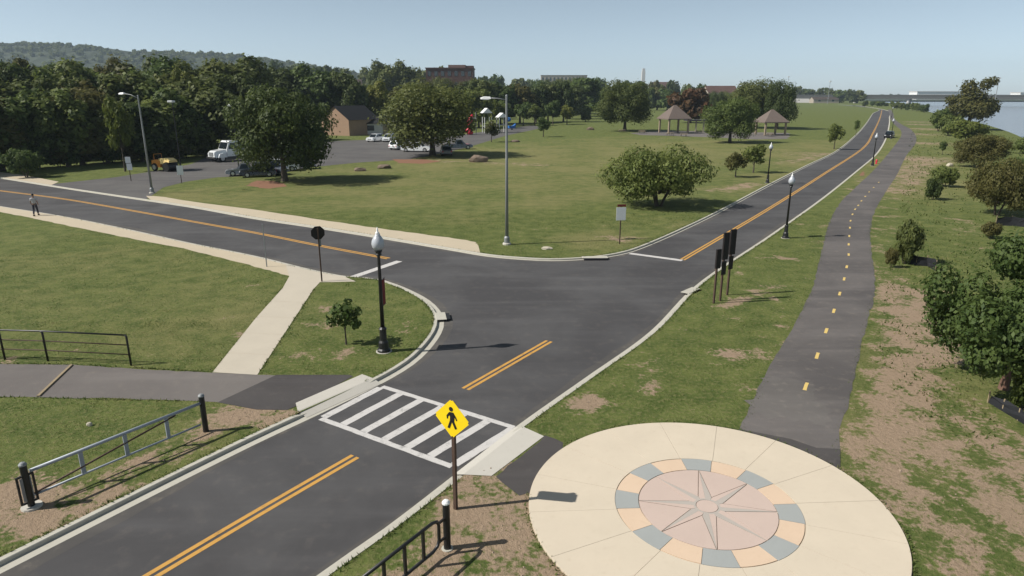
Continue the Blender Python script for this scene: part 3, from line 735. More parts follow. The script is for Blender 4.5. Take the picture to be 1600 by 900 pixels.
def weeds():
    r = np.random.RandomState(7); n = 16000
    Y = 16 + 190 * r.uniform(0, 1, n) ** 2.0; X = Y * r.uniform(.58, .80, n)
    edge = np.interp(Y, [p.y for p in bank], [p.x for p in bank]); tr_ = np.interp(Y, [p.y for p in reversed(tl)], [p.x for p in reversed(tl)])
    cl = np.sin(X * .9 + np.sin(Y * .5) * 2) * np.sin(Y * .6 + np.sin(X * .7) * 2)
    k = (X > tr_ + 3.6 + r.uniform(0, 3, n)) & (X < edge - .2) & (cl > r.uniform(-.7, .9, n)) & (np.hypot(X - plaza_c.x, Y - plaza_c.y) > 9)
    X, Y = X[k], Y[k]; n = len(X); h = r.uniform(.04, .13, n) * np.clip(.6 + Y / 60, .6, 2.2); a = r.uniform(0, 2 * PI, n); w = h * r.uniform(.2, .5, n); l = r.uniform(0, 2 * PI, n)
    co = np.zeros((n, 3, 3), np.float32)
    co[:, 0, 0] = X - np.cos(a) * w; co[:, 0, 1] = Y - np.sin(a) * w; co[:, 1, 0] = X + np.cos(a) * w; co[:, 1, 1] = Y + np.sin(a) * w
    co[:, 2, 0] = X + np.cos(l) * h * .6; co[:, 2, 1] = Y + np.sin(l) * h * .6; co[:, 2, 2] = h; co[:, :2, 2] = -.01
    me = tri_mesh('tall_grass', co); me.materials.append(M['blade'])
    tag(link(bpy.data.objects.new('tall_grass', me)), 'unmown tufts of grass on the right river bank', 'grass', kind='stuff')
weeds()

me = tri_mesh('pebbles', litter(22000, 5)); me.materials.append(M['clod'])
tag(link(bpy.data.objects.new('pebbles', me)), 'small pebbles and clods strewn over the bare soil', 'pebbles', kind='stuff')
# ------------------------------------------------------------------ trees
def lobes_for(R, z0, z1, n, seed, flat=1.0, spread=.62, low=.85):
    r = random.Random(seed); out = []
    zc = (z0 + z1) / 2; hz = (z1 - z0) / 2
    for i in range(n):
        th = 2.399 * i + r.uniform(-.5, .5); t = (i + .5) / n; zz = -0.85 + 1.75 * t
        rad = math.sqrt(max(.05, 1 - zz * zz * (.85 if zz > 0 else low))) * R * spread * r.uniform(.65, 1.1)
        lr = R * r.uniform(.20, .42)
        out.append((rad * math.cos(th), rad * math.sin(th), zc + zz * hz * .72, lr, lr, lr * flat * r.uniform(.7, .95)))
    out.append((0, 0, zc, R * .45, R * .45, hz * .6))
    return out
def leaves(lobes, n, size, seed):
    r = np.random.RandomState(seed); Lb = np.array(lobes)
    w = (Lb[:, 3] * Lb[:, 5]); w /= w.sum()
    i = r.choice(len(Lb), n, p=w); d = r.normal(size=(n, 3)); d /= np.linalg.norm(d, axis=1)[:, None]
    rad = .62 + .42 * r.uniform(0, 1, n) ** .7 + (r.uniform(0, 1, n) < .18) * r.uniform(0, .42, n)
    rad *= 1 + .22 * np.sin(d[:, 0] * 6 + i) * np.sin(d[:, 1] * 5 + 2 * i) * np.cos(d[:, 2] * 5)
    c = Lb[i, :3] + d * Lb[i, 3:6] * rad[:, None]
    nrm = d * 1.25 + r.normal(size=(n, 3)) * .55 + np.array([0, 0, .35]); nrm /= np.linalg.norm(nrm, axis=1)[:, None]
    t = np.cross(nrm, r.normal(size=(n, 3))); t /= np.linalg.norm(t, axis=1)[:, None]; b = np.cross(nrm, t)
    s = size * r.uniform(.55, 1.35, n)[:, None]
    co = np.stack([c - t * s * .62, c + b * s * .36 + nrm * s * .10, c + t * s * .62, c - b * s * .36 + nrm * s * .10], 1)
    return co
def trunk_bm(h, r0, lobes, seed, nl=7, forks=1, lean=0.0):
    r = random.Random(seed); bm = bm_()
    top = h
    for f in range(forks):
        a = 2 * PI * f / max(1, forks) + .5; sx, sy = (math.cos(a) * r0 * 1.2, math.sin(a) * r0 * 1.2) if forks > 1 else (0, 0)
        ex, ey = (sx * 7, sy * 7) if forks > 1 else (lean, lean * .4)
        tube(bm, [(sx, sy, -.05), (sx * 1.2 + ex * .1, sy * 1.2 + ey * .1, top * .18), (sx + ex * .45, sy + ey * .45, top * .55), (ex, ey, top)], [r0 * (1.35 if forks == 1 else .8), r0 * (.95 if forks == 1 else .6), r0 * .62, r0 * .25], 8)
    for lb in r.sample(lobes, min(nl, len(lobes))):
        s = r.uniform(.35, .75) * top
        tube(bm, [(0 + lean * .4, 0, s), ((lb[0]) * .5, lb[1] * .5, (s + lb[2]) / 2 + .1), (lb[0], lb[1], lb[2])], [r0 * .42, r0 * .25, r0 * .08], 6)
    return bm
PROTO = {}
def proto(key, R, h, z0, nl, n, size, seed, r0, flat=1.0, spread=.62, forks=1, lobes=None, lean=0.0):
    lb = lobes or lobes_for(R, z0, h, nl, seed, flat, spread)
    me = tri_mesh('crown', leaves(lb, n, size, seed))
    bm = trunk_bm((z0 + h) * .5, r0, lb, seed + 1, forks=forks, lean=lean); tm = bpy.data.meshes.new('trunk'); bm.to_mesh(tm); bm.free()
    tm.materials.append(M['bark']); me.materials.append(M['leaf_dark'])
    PROTO[key] = (me, tm, R, h)
for s in range(3): proto('oak%d' % s, 6.2, 11.5, .9, 24, 19000, .34, 20 + s, .38, lobes=lobes_for(6.2, .9, 11.5, 24, 20 + s, .95, .76, .35))
for s in range(5): proto('wood%d' % s, 4.6, 14, .1, 20, 6500, .60, 40 + s, .3, 1.25, .70)
for s in range(3): proto('far%d' % s, 5.5, 10, .3, 13, 1500, 1.15, 60 + s, .3, 1.0, .66)
for s in range(2): proto('bush%d' % s, 2.0, 2.6, .05, 10, 2600, .26, 70 + s, .08, .9, .62, 3)
for s in range(2): proto('small%d' % s, 1.9, 4.2, 1.0, 9, 1500, .28, 80 + s, .10, .9, .6)
proto('sapling', .8, 3.4, .9, 8, 420, .2, 90, .04, 1.3, .55)
proto('river', 4.0, 8.0, 1.6, 0, 9000, .30, 93, .28, lobes=[(-1, 0, 3.5, 2.0, 1.9, 1.6), (1.3, 0, 3.2, 2.1, 1.9, 1.6), (-2.4, 0, 2.9, 1.4, 1.3, 1.0), (2.8, 0, 3.5, 1.2, 1.2, 1.0), (0, 0, 5.0, 1.8, 1.7, 1.4), (-.9, 0, 6.3, 1.1, 1.1, 1.0), (1.6, 0, 6.8, .9, .9, .8), (2.6, .3, 7.2, .8, .7, .6), (1, 1.5, 3.6, 1.7, 1.6, 1.4), (0, -1.5, 3.1, 1.7, 1.6, 1.3), (-2.9, .4, 4.4, .8, .8, .7)])
proto('spread', 5.3, 5.5, .35, 28, 16000, .23, 98, .22, forks=3, lobes=lobes_for(5.3, .35, 5.5, 28, 98, .66, .74, .45))
proto('young', .85, 1.9, .45, 9, 520, .17, 97, .035, .8, .68)
COLS = {}
def mat_mesh(key, mat):
    """leaf mesh of a prototype in another leaf colour (one shared mesh for each pairing)"""
    if (key, mat) not in COLS:
        me = PROTO[key][0]
        if mat != 'leaf_dark': me = me.copy(); me.materials.clear(); me.materials.append(M[mat])
        COLS[(key, mat)] = me
    return COLS[(key, mat)]
trng = random.Random(11)
def tree_at(key, x, y, h, w, mat, label, cat='tree', name=None, group=None, z=0.0, rz=None):
    me, tm, R, h0 = PROTO[key]
    t = thing(name or 'tree', label, cat, (x, y, z), trng.uniform(0, 6.28) if rz is None else rz, group, (w / (2 * R * .98), w / (2 * R * .98), h / (h0 * 1.0)))
    link(bpy.data.objects.new('trunk', tm), t); link(bpy.data.objects.new('crown', mat_mesh(key, mat)), t)
    return t
def tree_px(key, u, vb, vt, wpx, mat, label, **k):
    p = P(u, vb); h = height_at(p.y, vt); w = wpx * mpp(p.y, h / 2)
    return tree_at(key, p.x, p.y, h, w, mat, label, **k)

tree_px('oak0', 445, 283, 124, 148, 'leaf_dark', 'big dark tree with a low wide crown over the parked vehicles at left', rz=.5)
tree_px('oak1', 676, 243, 126, 152, 'leaf_dark', 'broad dark olive tree beside the white pickup in the car park', rz=2.0)
tree_px('oak2', 976, 205, 124, 84, 'leaf_dark', 'round dark tree on the lawn left of the left picnic shelter', rz=1.)
tree_px('spread', 1028, 322, 226, 156, 'leaf_mid', 'low spreading tree with several stems near the white roadside sign', rz=1.2)
tree_px('oak0', 1140, 223, 148, 80, 'leaf_mid', 'tree with a pale trunk standing between the two picnic shelters', rz=3.)
tree_px('oak1', 1172, 200, 122, 76, 'leaf_dark', 'tall dark tree behind the right picnic shelter, left one of its pair', rz=4.2)
tree_px('oak2', 1214, 202, 124, 50, 'leaf_dark', 'dark tree rising right beside the roof of the right picnic shelter', rz=5.)
tree_px('far0', 1078, 192, 133, 66, 'leaf_red', 'tree turning reddish brown behind the left picnic shelter')
tree_px('small0', 1149, 277, 236, 38, 'leaf_olive', 'small yellowish green tree behind the spreading tree on the lawn')
tree_px('small1', 1177, 270, 224, 42, 'leaf_mid', 'small dark green tree just left of the lamp on the far kerb')
tree_px('small0', 1303, 233, 191, 28, 'leaf_mid', 'small young tree at the left kerb of the climbing road')
tree_px('sapling', 1337, 212, 184, 12, 'leaf_mid', 'thin sapling high up at the left kerb of the road', name='sapling')
tree_px('small1', 849, 214, 182, 26, 'leaf_mid', 'small lone green tree on the lawn right of the tall grey light pole')
tree_px('small0', 768, 222, 187, 28, 'leaf_olive', 'small olive tree in front of the playground')
tree_px('bush0', 915, 190, 168, 24, 'leaf_dark', 'small dark round bush left of the round lawn tree', cat='bush', name='bush')
tree_px('young', 541, 538, 462, 66, 'leaf_mid', 'leafy young tree on the grass corner beside the black lamp post', rz=.4)
# right bank
tree_px('river', 1512, 203, 118, 82, 'leaf_olive', 'tall tree standing against the river at upper right', rz=0)
tree_px('bush1', 1466, 205, 168, 34, 'leaf_mid', 'round bush left of the tall river tree', cat='bush', name='bush')
tree_px('bush0', 1482, 212, 180, 40, 'leaf_mid', 'bush below the tall river tree, leaning toward the grass', cat='bush', name='bush')
tree_px('bush1', 1512, 222, 186, 62, 'leaf_light', 'pale green bush below the tall river tree', cat='bush', name='bush')
tree_px('oak0', 1530, 262, 206, 74, 'leaf_olive', 'olive tree on the bank halfway down the right side')
tree_px('oak2', 1592, 284, 246, 52, 'leaf_mid', 'dark shrubby tree at the right edge above the river', )
tree_px('spread', 1556, 336, 246, 100, 'leaf_olive', 'sparse olive tree with a clear trunk on the right bank')
tree_px('bush0', 1412, 412, 346, 46, 'leaf_dark', 'dark shrub right beside the trail, near the black fabric', cat='shrub', name='shrub')
tree_px('bush1', 1392, 418, 386, 22, 'leaf_olive', 'small olive shrub at the right edge of the trail', cat='shrub', name='shrub')
tree_px('bush1', 1475, 292, 258, 44, 'leaf_mid', 'upper shrub of the slanting pair right of the trail', cat='shrub', name='shrub')
tree_px('bush0', 1457, 312, 280, 32, 'leaf_dark', 'lower shrub of the slanting pair right of the trail', cat='shrub', name='shrub')
tree_px('small1', 1472, 242, 220, 14, 'leaf_mid', 'little dark shrub on the bare bank below the pale bush', cat='shrub', name='shrub')
tree_px('bush0', 1600, 240, 215, 50, 'leaf_mid', 'bush at the water edge by the right frame edge', cat='bush', name='bush')
tree_px('bush1', 1548, 372, 345, 36, 'leaf_olive', 'low olive bush below the sparse olive tree', cat='bush', name='bush')
# near bank tree, with several leaning stems
nr = random.Random(8)
nl = [(nr.uniform(-2.0, 1.9), nr.uniform(-1.5, 1.8), nr.uniform(1.15, 4.1), *([nr.uniform(.55, .95)] * 2), nr.uniform(.5, .8)) for _ in range(26)]
proto('near', 2.6, 5.0, 1.0, 0, 26000, .125, 101, .13, lobes=nl, lean=.5)
PROTO['near'][1].materials[0] = M['redbark']
p = P(1551, 625)
tree_at('near', p.x + 1.0, p.y + .9, 6.3, 5.2, 'leaf_mid', 'large leafy bush like tree with a reddish trunk at the right edge', rz=0)
tree_px('bush0', 1598, 640, 560, 60, 'leaf_light', 'light green shrub under the large leafy tree at the right edge', cat='shrub', name='shrub')

# the wood behind the car park, left
WOOD = 'trees of the dense wood behind the car park'
WL = 'tree in the dense dark wood that fills the upper left'
wr = random.Random(5)
def wood_row(u0, u1, vb0, vb1, vt0, vt1, n, wpx, mats, label, group, keys='wood', jit=5):
    for i in range(n):
        t = (i + .5) / n; u = u0 + (u1 - u0) * t + wr.uniform(-.35, .35) * (u1 - u0) / n
        vb = vb0 + (vb1 - vb0) * t + wr.uniform(-1, 1) * .6; vt = vt0 + (vt1 - vt0) * t + wr.uniform(-jit, jit)
        nk = {'wood': 5, 'far': 3, 'oak': 3, 'bush': 2, 'small': 2}[keys]
        lb, gp = label(u) if callable(label) else (label, group)
        tree_px('%s%d' % (keys, wr.randrange(nk)), u, vb, vt, wpx * wr.uniform(.8, 1.25), wr.choice(mats), lb, group=gp, cat='bush' if keys == 'bush' else 'tree', name='bush' if keys == 'bush' else None)
D3 = ['leaf_dark'] * 3 + ['leaf_mid'] * 2 + ['leaf_olive']
def wood_label(row):
    def f(u):
        at_ = 'above the sandy sidewalk end' if u < 95 else 'behind the two plate sign' if u < 225 else 'behind the construction machine' if u < 315 else 'behind the white lorry'
        return '%s of the dark wood %s' % (row, at_), 'wood trees, %s, %s' % (row, at_)
    return f
wood_row(-170, 330, 279, 244, 236, 214, 22, 48, D3, wood_label('low bush in front'), WOOD, keys='bush', jit=6)
wood_row(-160, 350, 279, 242, 148, 128, 13, 96, D3 + ['leaf_mid', 'leaf_light'], wood_label('front row tree'), WOOD, jit=16)
wood_row(-180, 400, 262, 230, 106, 100, 13, 96, D3 + ['leaf_mid', 'leaf_light'], wood_label('second row tree'), WOOD, jit=12)
wood_row(-200, 420, 248, 220, 82, 88, 14, 88, D3 + ['leaf_mid'], wood_label('third row tree'), WOOD, jit=9)
wood_row(-220, 430, 230, 210, 78, 86, 14, 76, D3 + ['leaf_olive'], wood_label('back row tree'), WOOD, jit=7)
tree_px('bush1', 42, 277, 230, 58, 'leaf_mid', 'lighter green shrub at the foot of the wood by the sandy sidewalk', cat='shrub', name='shrub')
tree_px('small1', 196, 268, 150, 46, 'leaf_light', 'yellow green tree in the front of the wood left of the left light pole')
tree_px('wood1', 300, 236, 92, 44, 'leaf_light', 'pale green tree top standing out of the wood at centre left')
MIDL = 'tree in the belt of trees behind the car park and the brick hut'; MIDG = 'trees behind the car park'
wood_row(390, 570, 205, 205, 92, 105, 7, 62, D3, MIDL, MIDG, jit=7)
wood_row(455, 610, 201, 201, 138, 128, 6, 50, D3 + ['leaf_mid'], MIDL, MIDG, jit=8)
wood_row(560, 760, 200, 200, 132, 128, 8, 46, D3 + ['leaf_olive'], MIDL, MIDG, jit=6)
wood_row(590, 660, 178, 178, 88, 100, 4, 44, ['leaf_dark'], MIDL, MIDG, jit=5)
tree_px('wood3', 590, 203, 122, 48, 'leaf_light', 'yellowish tree behind the brick hut')
wood_row(745, 890, 195, 190, 118, 126, 7, 46, D3, 'tree in the belt behind the tall grey light pole', 'trees behind the light pole', jit=6)
wood_row(760, 890, 198, 194, 158, 156, 6, 34, ['leaf_mid', 'leaf_light', 'leaf_mid'], 'bright green low tree along the back edge of the lawn', 'low trees behind the light pole', keys='small', jit=7)
tree_px('wood2', 915, 182, 114, 66, 'leaf_mid', 'rounded mid green tree behind the round lawn tree at left')
tree_px('wood4', 890, 186, 128, 50, 'leaf_dark', 'dark tree left of the rounded mid green tree')
FARL = 'distant tree along the horizon behind the park'; FARG = 'distant trees along the horizon'
wood_row(420, 700, 166, 166, 98, 104, 10, 40, ['leaf_dark'], FARL, FARG, keys='far', jit=5)
wood_row(668, 760, 186, 186, 122, 122, 5, 40, D3, 'tree in front of the dark red brick building', 'trees in front of the brick building', keys='oak', jit=3)
wood_row(840, 925, 178, 178, 121, 123, 5, 36, D3, 'tree in front of the long pale apartment block', 'trees in front of the apartment block', keys='oak', jit=3)
wood_row(1098, 1150, 182, 182, 143, 141, 3, 30, D3, 'tree in front of the red roofed house', 'trees in front of the red roofed house', keys='oak', jit=3)
wood_row(1010, 1050, 172, 172, 134, 136, 3, 34, D3, 'tree in front of the pink brown house', 'trees in front of the pink brown house', keys='far', jit=3)
wood_row(700, 1000, 164, 164, 112, 124, 13, 34, ['leaf_dark', 'leaf_mid', 'leaf_dark'], FARL, FARG, keys='far', jit=4)
wood_row(990, 1110, 166, 166, 124, 132, 7, 28, ['leaf_mid', 'leaf_olive', 'leaf_dark'], FARL, FARG, keys='far', jit=5)
wood_row(1225, 1345, 160, 161, 134, 141, 10, 22, ['leaf_dark', 'leaf_dark', 'leaf_mid'], FARL, FARG, keys='far', jit=2)
wood_row(1350, 1412, 166, 167, 157, 159, 8, 10, ['leaf_dark', 'leaf_mid'], FARL, FARG, keys='far', jit=2)
wood_row(1398, 1450, 170, 176, 158, 164, 7, 14, ['leaf_dark', 'leaf_mid'], 'bush on the far river bank edge beyond the road bend', 'bushes along the far bank edge', keys='bush', jit=2)
# far-off mass of woodland
def far_wood(name, rows, seed):
    r = np.random.RandomState(seed); base = [PROTO['far%d' % k][0] for k in range(3)]
    cos = []
    for (x0, x1, y0, y1, n, h0, h1) in rows:
        for i in range(n):
            m = leaves(lobes_for(5.5, .3, 10, 7, seed + i), 160, 2.6, seed + i)
            s = r.uniform(h0, h1) / 10
            cos.append(m * s + np.array([r.uniform(x0, x1), r.uniform(y0, y1), 0]))
    me = tri_mesh(name, np.concatenate(cos)); me.materials.append(M['leaf_dark'])
    tag(link(bpy.data.objects.new(name, me)), 'far off mass of trees along the skyline', 'woodland', kind='stuff')
far_wood('distant_woodland', ((-900, -150, 330, 700, 260, 13, 20), (-250, 230, 620, 1000, 180, 9, 15), (-1200, 280, 900, 1500, 240, 10, 18), (520, 1500, 1500, 1900, 140, 6, 12)), 300)

# wooded hills on the left skyline
hr = np.random.RandomState(9)
nx, ny = 150, 26
xs = np.linspace(-2300, 500, nx); ys = np.linspace(1150, 2300, ny)
XX, YY = np.meshgrid(xs, ys)
az = XX / YY
def ridge(a):                                               # height of the skyline by bearing, in metres at 1700 m
    return np.interp(a, [-2, -.78, -.70, -.62, -.55, -.47, -.40, -.32, -.25, -.15, 0, .3], [118, 126, 124, 122, 108, 104, 100, 84, 66, 38, 14, 0])
tt = np.clip((YY - 1150) / 550, 0, 1); tt = tt * tt * (3 - 2 * tt)
ZZ = ridge(az) * tt * (YY / 1700).clip(.6, 1.1) + hr.normal(0, 2.6, XX.shape) * tt - 2
bm = bm_()
vs = [[bm.verts.new((float(XX[j, i]) + hr.normal(0, 3), float(YY[j, i]), float(ZZ[j, i]))) for i in range(nx)] for j in range(ny)]
for j in range(ny - 1):
    for i in range(nx - 1): bm.faces.new((vs[j][i], vs[j][i + 1], vs[j + 1][i + 1], vs[j + 1][i]))
obj('hills', bm, M['hill'])['kind'] = 'structure'
hc = []
for i in range(1900):
    x = hr.uniform(-1500, 250); y = hr.uniform(1250, 1720); a = x / y
    t = min(1, max(0, (y - 1150) / 550)); t = t * t * (3 - 2 * t)
    z = float(ridge(np.array(a))) * t * min(1.1, max(.6, y / 1700)) - 5
    m = leaves(lobes_for(5.5, .3, 9, 6, i % 40), 70, 5.0, 500 + i % 40) * hr.uniform(.8, 1.35)
    hc.append(m + np.array([x, y, z]))
me = tri_mesh('hill_woodland', np.concatenate(hc)); me.materials.append(M['leaf_dark'])
tag(link(bpy.data.objects.new('hill_woodland', me)), 'tree cover on the low hazy hills at upper left', 'woodland', kind='stuff')

# ------------------------------------------------------------------ street lamps
LG = 'black lamp posts with white globes along the road'
def make_lamp(label):
    t = thing('street_lamp', label, 'street lamp', group=LG)
    obj('base', lathe(bm_(), [(.27, 0), (.27, .10), (.22, .16), (.20, .42), (.15, .50), (.14, .95), (.17, 1.0), (.10, 1.08)], 16), M['black'], t, False)
    obj('footing', lathe(bm_(), [(.33, -.1), (.33, .02)], 16), M['ramp'], t)
    obj('pole', lathe(bm_(), [(.088, 1.05), (.062, 4.05), (.062, 4.12)], 12), M['black'], t, True)
    obj('lamp_collar', lathe(bm_(), [(.07, 4.08), (.14, 4.14), (.11, 4.20), (.16, 4.30), (.15, 4.34)], 14), M['black'], t)
    obj('lamp_globe', lathe(bm_(), [(.14, 4.34), (.23, 4.45), (.26, 4.58), (.235, 4.72), (.16, 4.86), (.11, 4.92), (.10, 4.98)], 18), M['globe'], t, True)
    obj('finial', lathe(bm_(), [(.10, 4.98), (.07, 5.04), (.035, 5.08), (.04, 5.13), (.005, 5.26)], 12), M['white'], t, True)
    for z in (3.02, 1.92):
        b = bm_(); tube(b, [(.05, 0, z), (.62, 0, z)], .018, 6); obj('banner_arm', b, M['black'], t)
    b = bm_(); box(b, .34, 0, 2.47, .5, .02, 1.06); obj('banner', b, M['redcloth'], t)
    return t
lampsrc = make_lamp('nearest black lamp post, with a red banner, on the grass corner by the crosswalk')
lampsrc.location = P(600, 549); lampsrc.rotation_euler.z = math.radians(84)
DARK_BANNER = [k for k in lampsrc.children if k.name.split('.')[0] == 'banner'][0].data.copy(); DARK_BANNER.materials.clear(); DARK_BANNER.materials.append(M['darkcloth'])
for (u, v, s, rz, lab) in ((1227, 372, .92, 62, 'black lamp post at the right kerb beyond the three dark sign panels'),
                           (1199, 286, .92, 75, 'black lamp post on the left kerb of the road, behind the spreading tree'),
                           (1363, 259, .92, 62, 'black lamp post between road and trail next to the red hydrant'),
                           (1392, 217, .92, 62, 'black lamp post beside the dark oncoming car'),
                           (1393, 184, .92, 62, 'farthest lamp post, near the top of the climbing road')):
    c = copy_tree(lampsrc); c['label'] = lab; c.location = P(u, v)
    for ch in c.children:
        if ch.name.startswith('banner') and ch.name[6] in '.': ch.data = DARK_BANNER
    c.scale = (s,) * 3; c.rotation_euler.z = math.radians(rz)

def cobra(u, v, h, arm, rz, label, upsweep=.35):
    t = thing('light_pole', label, 'light pole', P(u, v), rz)
    obj('footing', lathe(bm_(), [(.30, -.1), (.30, .10), (.26, .14)], 14), M['ramp'], t)
    obj('base', lathe(bm_(), [(.20, .12), (.20, .5), (.13, .62)], 14), M['galv'], t)
    obj('pole', lathe(bm_(), [(.125, .5), (.09, h * .6), (.07, h), (.075, h + .05), (.02, h + .1)], 12), M['galv'], t, True)
    b = bm_(); tube(b, [(0, 0, h - .25), (-arm * .5, 0, h - .25 + upsweep * .75), (-arm, 0, h - .25 + upsweep)], .035, 8); obj('arm', b, M['galv'], t, True)
    b = bm_(); hh = h - .25 + upsweep
    prism_xz(b, [(-arm + .12, hh - .04), (-arm + .05, hh + .09), (-arm - .35, hh + .11), (-arm - .62, hh + .02), (-arm - .58, hh - .08), (-arm - .1, hh - .11)], -.17, .17, {2: .05, 3: .06, 1: .06})
    lum = obj('luminaire', b, M['white'], t)
    b = bm_(); box(b, -arm - .33, 0, hh - .11, .36, .24, .05); obj('lens', b, M['glass'], lum)
cobra(792, 382, height_at(P(792, 382).y, 150), 1.15, 0, 'tall grey light pole standing on the lawn in the middle', .12)
cobra(238, 302, height_at(P(238, 302).y, 150), 1.9, math.radians(-20), 'tall grey light pole at the car park entrance on the left', .5)
for (u, v, vt, lab) in ((283, 264, 160, 'thin pole light with white head in front of the wood'), (373, 262, 166, 'pole light with white head beside the big dark tree crown')):
    p = P(u, v); h = height_at(p.y, vt)
    t = thing('light_pole', lab, 'light pole', p)
    obj('pole', lathe(bm_(), [(.09, 0), (.06, h)], 8), M['black'], t)
    b = bm_(); box(b, 0, -.25, h + .12, .7, .9, .26, 0, .05); obj('luminaire', b, M['white'], t)

# ------------------------------------------------------------------ signs
def post_sq(bm, w, h, x=0, y=0): return box(bm, x, y, h / 2 - .05, w, w, h + .1)
# yellow crossing sign
t = thing('crossing_sign', 'yellow diamond walking person sign on a brown post beside the crosswalk', 'sign', P(712, 795), math.radians(-31))
H1 = 3.13; S = .76; zc = H1 - S * .707
obj('post', post_sq(bm_(), .085, H1 - .12), M['rust'], t)
b = bm_(); box(b, 0, 0, 0, S, S, .006)
bmesh.ops.bevel(b, geom=[e for e in b.edges if abs(e.verts[0].co.z - e.verts[1].co.z) > .001], offset=.05, segments=3, affect='EDGES')
bmesh.ops.transform(b, matrix=Matrix.Translation((0, -.055, zc)) @ Matrix.Rotation(PI / 4, 4, 'Y') @ Matrix.Rotation(PI / 2, 4, 'X'), verts=b.verts[:])
plate_o = obj('sign_plate', b, M['yellow'], t)
def sym(pts, name, parent, y=-.062, mat='black'):
    bm = bm_(); a = [bm.verts.new((x, y - .002, z)) for x, z in pts]; c = [bm.verts.new((x, y + .003, z)) for x, z in pts]; n = len(pts)
    bm.faces.new(a); bm.faces.new(list(reversed(c)))
    for i in range(n): bm.faces.new((a[i], c[i], c[(i + 1) % n], a[(i + 1) % n]))
    bmesh.ops.recalc_face_normals(bm, faces=bm.faces[:])
    return obj(name, bm, M[mat], parent)
def walker():
    z = zc
    sym([(-.02 + .062 * math.cos(2 * PI * k / 12), z + .255 + .062 * math.sin(2 * PI * k / 12)) for k in range(12)], 'symbol_head', plate_o)
    sym([(-.075, z + .17), (.05, z + .18), (.085, z + .05), (.07, z - .06), (.15, z - .24), (.09, z - .27), (.0, z - .09), (-.07, z - .28), (-.14, z - .27), (-.06, z - .06), (-.055, z + .02)], 'symbol_body', plate_o)
    sym([(-.075, z + .17), (-.16, z + .06), (-.15, z - .03), (-.115, z - .02), (-.11, z + .04), (-.04, z + .10)], 'symbol_arm', plate_o)
    sym([(.05, z + .18), (.13, z + .07), (.165, z - .01), (.13, z - .03), (.10, z + .04), (.05, z + .08)], 'symbol_arm', plate_o)
walker()
# stop sign seen from behind
t = thing('stop_sign', 'dark round backed sign turned away, at the head of the concrete walkway', 'sign', P(503, 440), math.radians(25))
H2 = height_at(P(503, 440).y, 353); r8 = .40
obj('post', post_sq(bm_(), .075, H2 - .12), M['rust'], t)
b = bm_(); a = [b.verts.new((r8 * math.cos(PI / 8 + k * PI / 4), .045, H2 - r8 + r8 * math.sin(PI / 8 + k * PI / 4))) for k in range(8)]
c = [b.verts.new((v.co.x, .052, v.co.z)) for v in a]
b.faces.new(a); b.faces.new(list(reversed(c)))
for i in range(8): b.faces.new((a[i], c[i], c[(i + 1) % 8], a[(i + 1) % 8]))
bmesh.ops.recalc_face_normals(b, faces=b.faces[:]); obj('sign_plate', b, M['signback'], t)
b = bm_(); box(b, .09, .05, H2 - .98, .1, .01, .42); obj('side_plate', b, M['galv'], t)
# white roadside sign
t = thing('regulatory_sign', 'white square sign with a small red top panel by the far kerb', 'sign', P(968, 381), math.radians(8))
H3 = height_at(P(968, 381).y, 319)
obj('post', post_sq(bm_(), .07, H3 - .1), M['rust'], t)
b = bm_(); box(b, 0, -.05, H3 - .68, .70, .012, .92, 0, .003); so = obj('sign_plate', b, M['white'], t)
b = bm_(); box(b, .02, -.05, H3 - .09, .62, .012, .16, 0, .003); obj('top_panel', b, M['redcloth'], t)
# three dark sign panels
for (u, v, vt, vb, lab, w) in ((1115, 474, 389, 419, 'lowest and leftmost of the three dark sign panels by the right kerb', .29), (1125, 470, 363, 405, 'middle one of the three tall dark sign panels by the right kerb', .34), (1136, 461, 358, 397, 'rightmost and tallest of the three dark sign panels by the right kerb', .37)):
    p = P(u, v); h1 = height_at(p.y, vt); h0 = height_at(p.y, vb)
    t = thing('panel_sign', lab, 'sign', p, math.radians(25), 'dark sign panels by the right kerb')
    obj('post', post_sq(bm_(), .085, h1 - .05), M['rust'], t)
    b = bm_(); box(b, 0, -.06, (h0 + h1) / 2, w, .10, h1 - h0, 0, .004); obj('sign_panel', b, M['signback'], t)
    if u > 1116:
        b = bm_(); box(b, 0, -.06, h0 - .45, .30, .02, .72, 0, .004); obj('lower_panel', b, M['signback'], t)
# little signs on the left
for (u, v, vt, w, lab, two) in ((205, 283, 244, .6, 'white sign with two plates in front of the dark wood', True), (284, 286, 256, .7, 'white sign at the right side of the car park entrance', False)):
    p = P(u, v); h = height_at(p.y, vt); t = thing('small_sign', lab, 'sign', p, math.radians(15))
    obj('post', post_sq(bm_(), .07, h), M['rust'], t)
    b = bm_(); box(b, 0, -.05, h - (.45 if two else .75), w, .012, .75 if two else 1.1); obj('sign_plate', b, M['white'], t)
    if two: b = bm_(); box(b, .06, -.05, h - 1.28, w, .012, .8); obj('sign_plate', b, M['white'], t)
# slim grey marker post on the south kerb
p = P(417, 417); t = thing('marker_post', 'slim pale grey post on the sandy edge of the left road', 'post', p)
obj('post', post_sq(bm_(), .05, height_at(p.y, 350)), M['galv'], t)
p = P(1369, 256); t = thing('fire_hydrant', 'small red hydrant between the road and the trail', 'hydrant', p, 0, None, .95)
obj('barrel', lathe(bm_(), [(.16, 0), (.16, .05), (.11, .06), (.11, .5), (.14, .52), (.14, .57), (.10, .66), (.03, .74)], 12), M['red'], t)
b = bm_(); tube(b, [(-.19, 0, .42), (.19, 0, .42)], .05, 8); tube(b, [(0, 0, .38), (0, -.2, .38)], .065, 8); obj('outlet', b, M['red'], t)

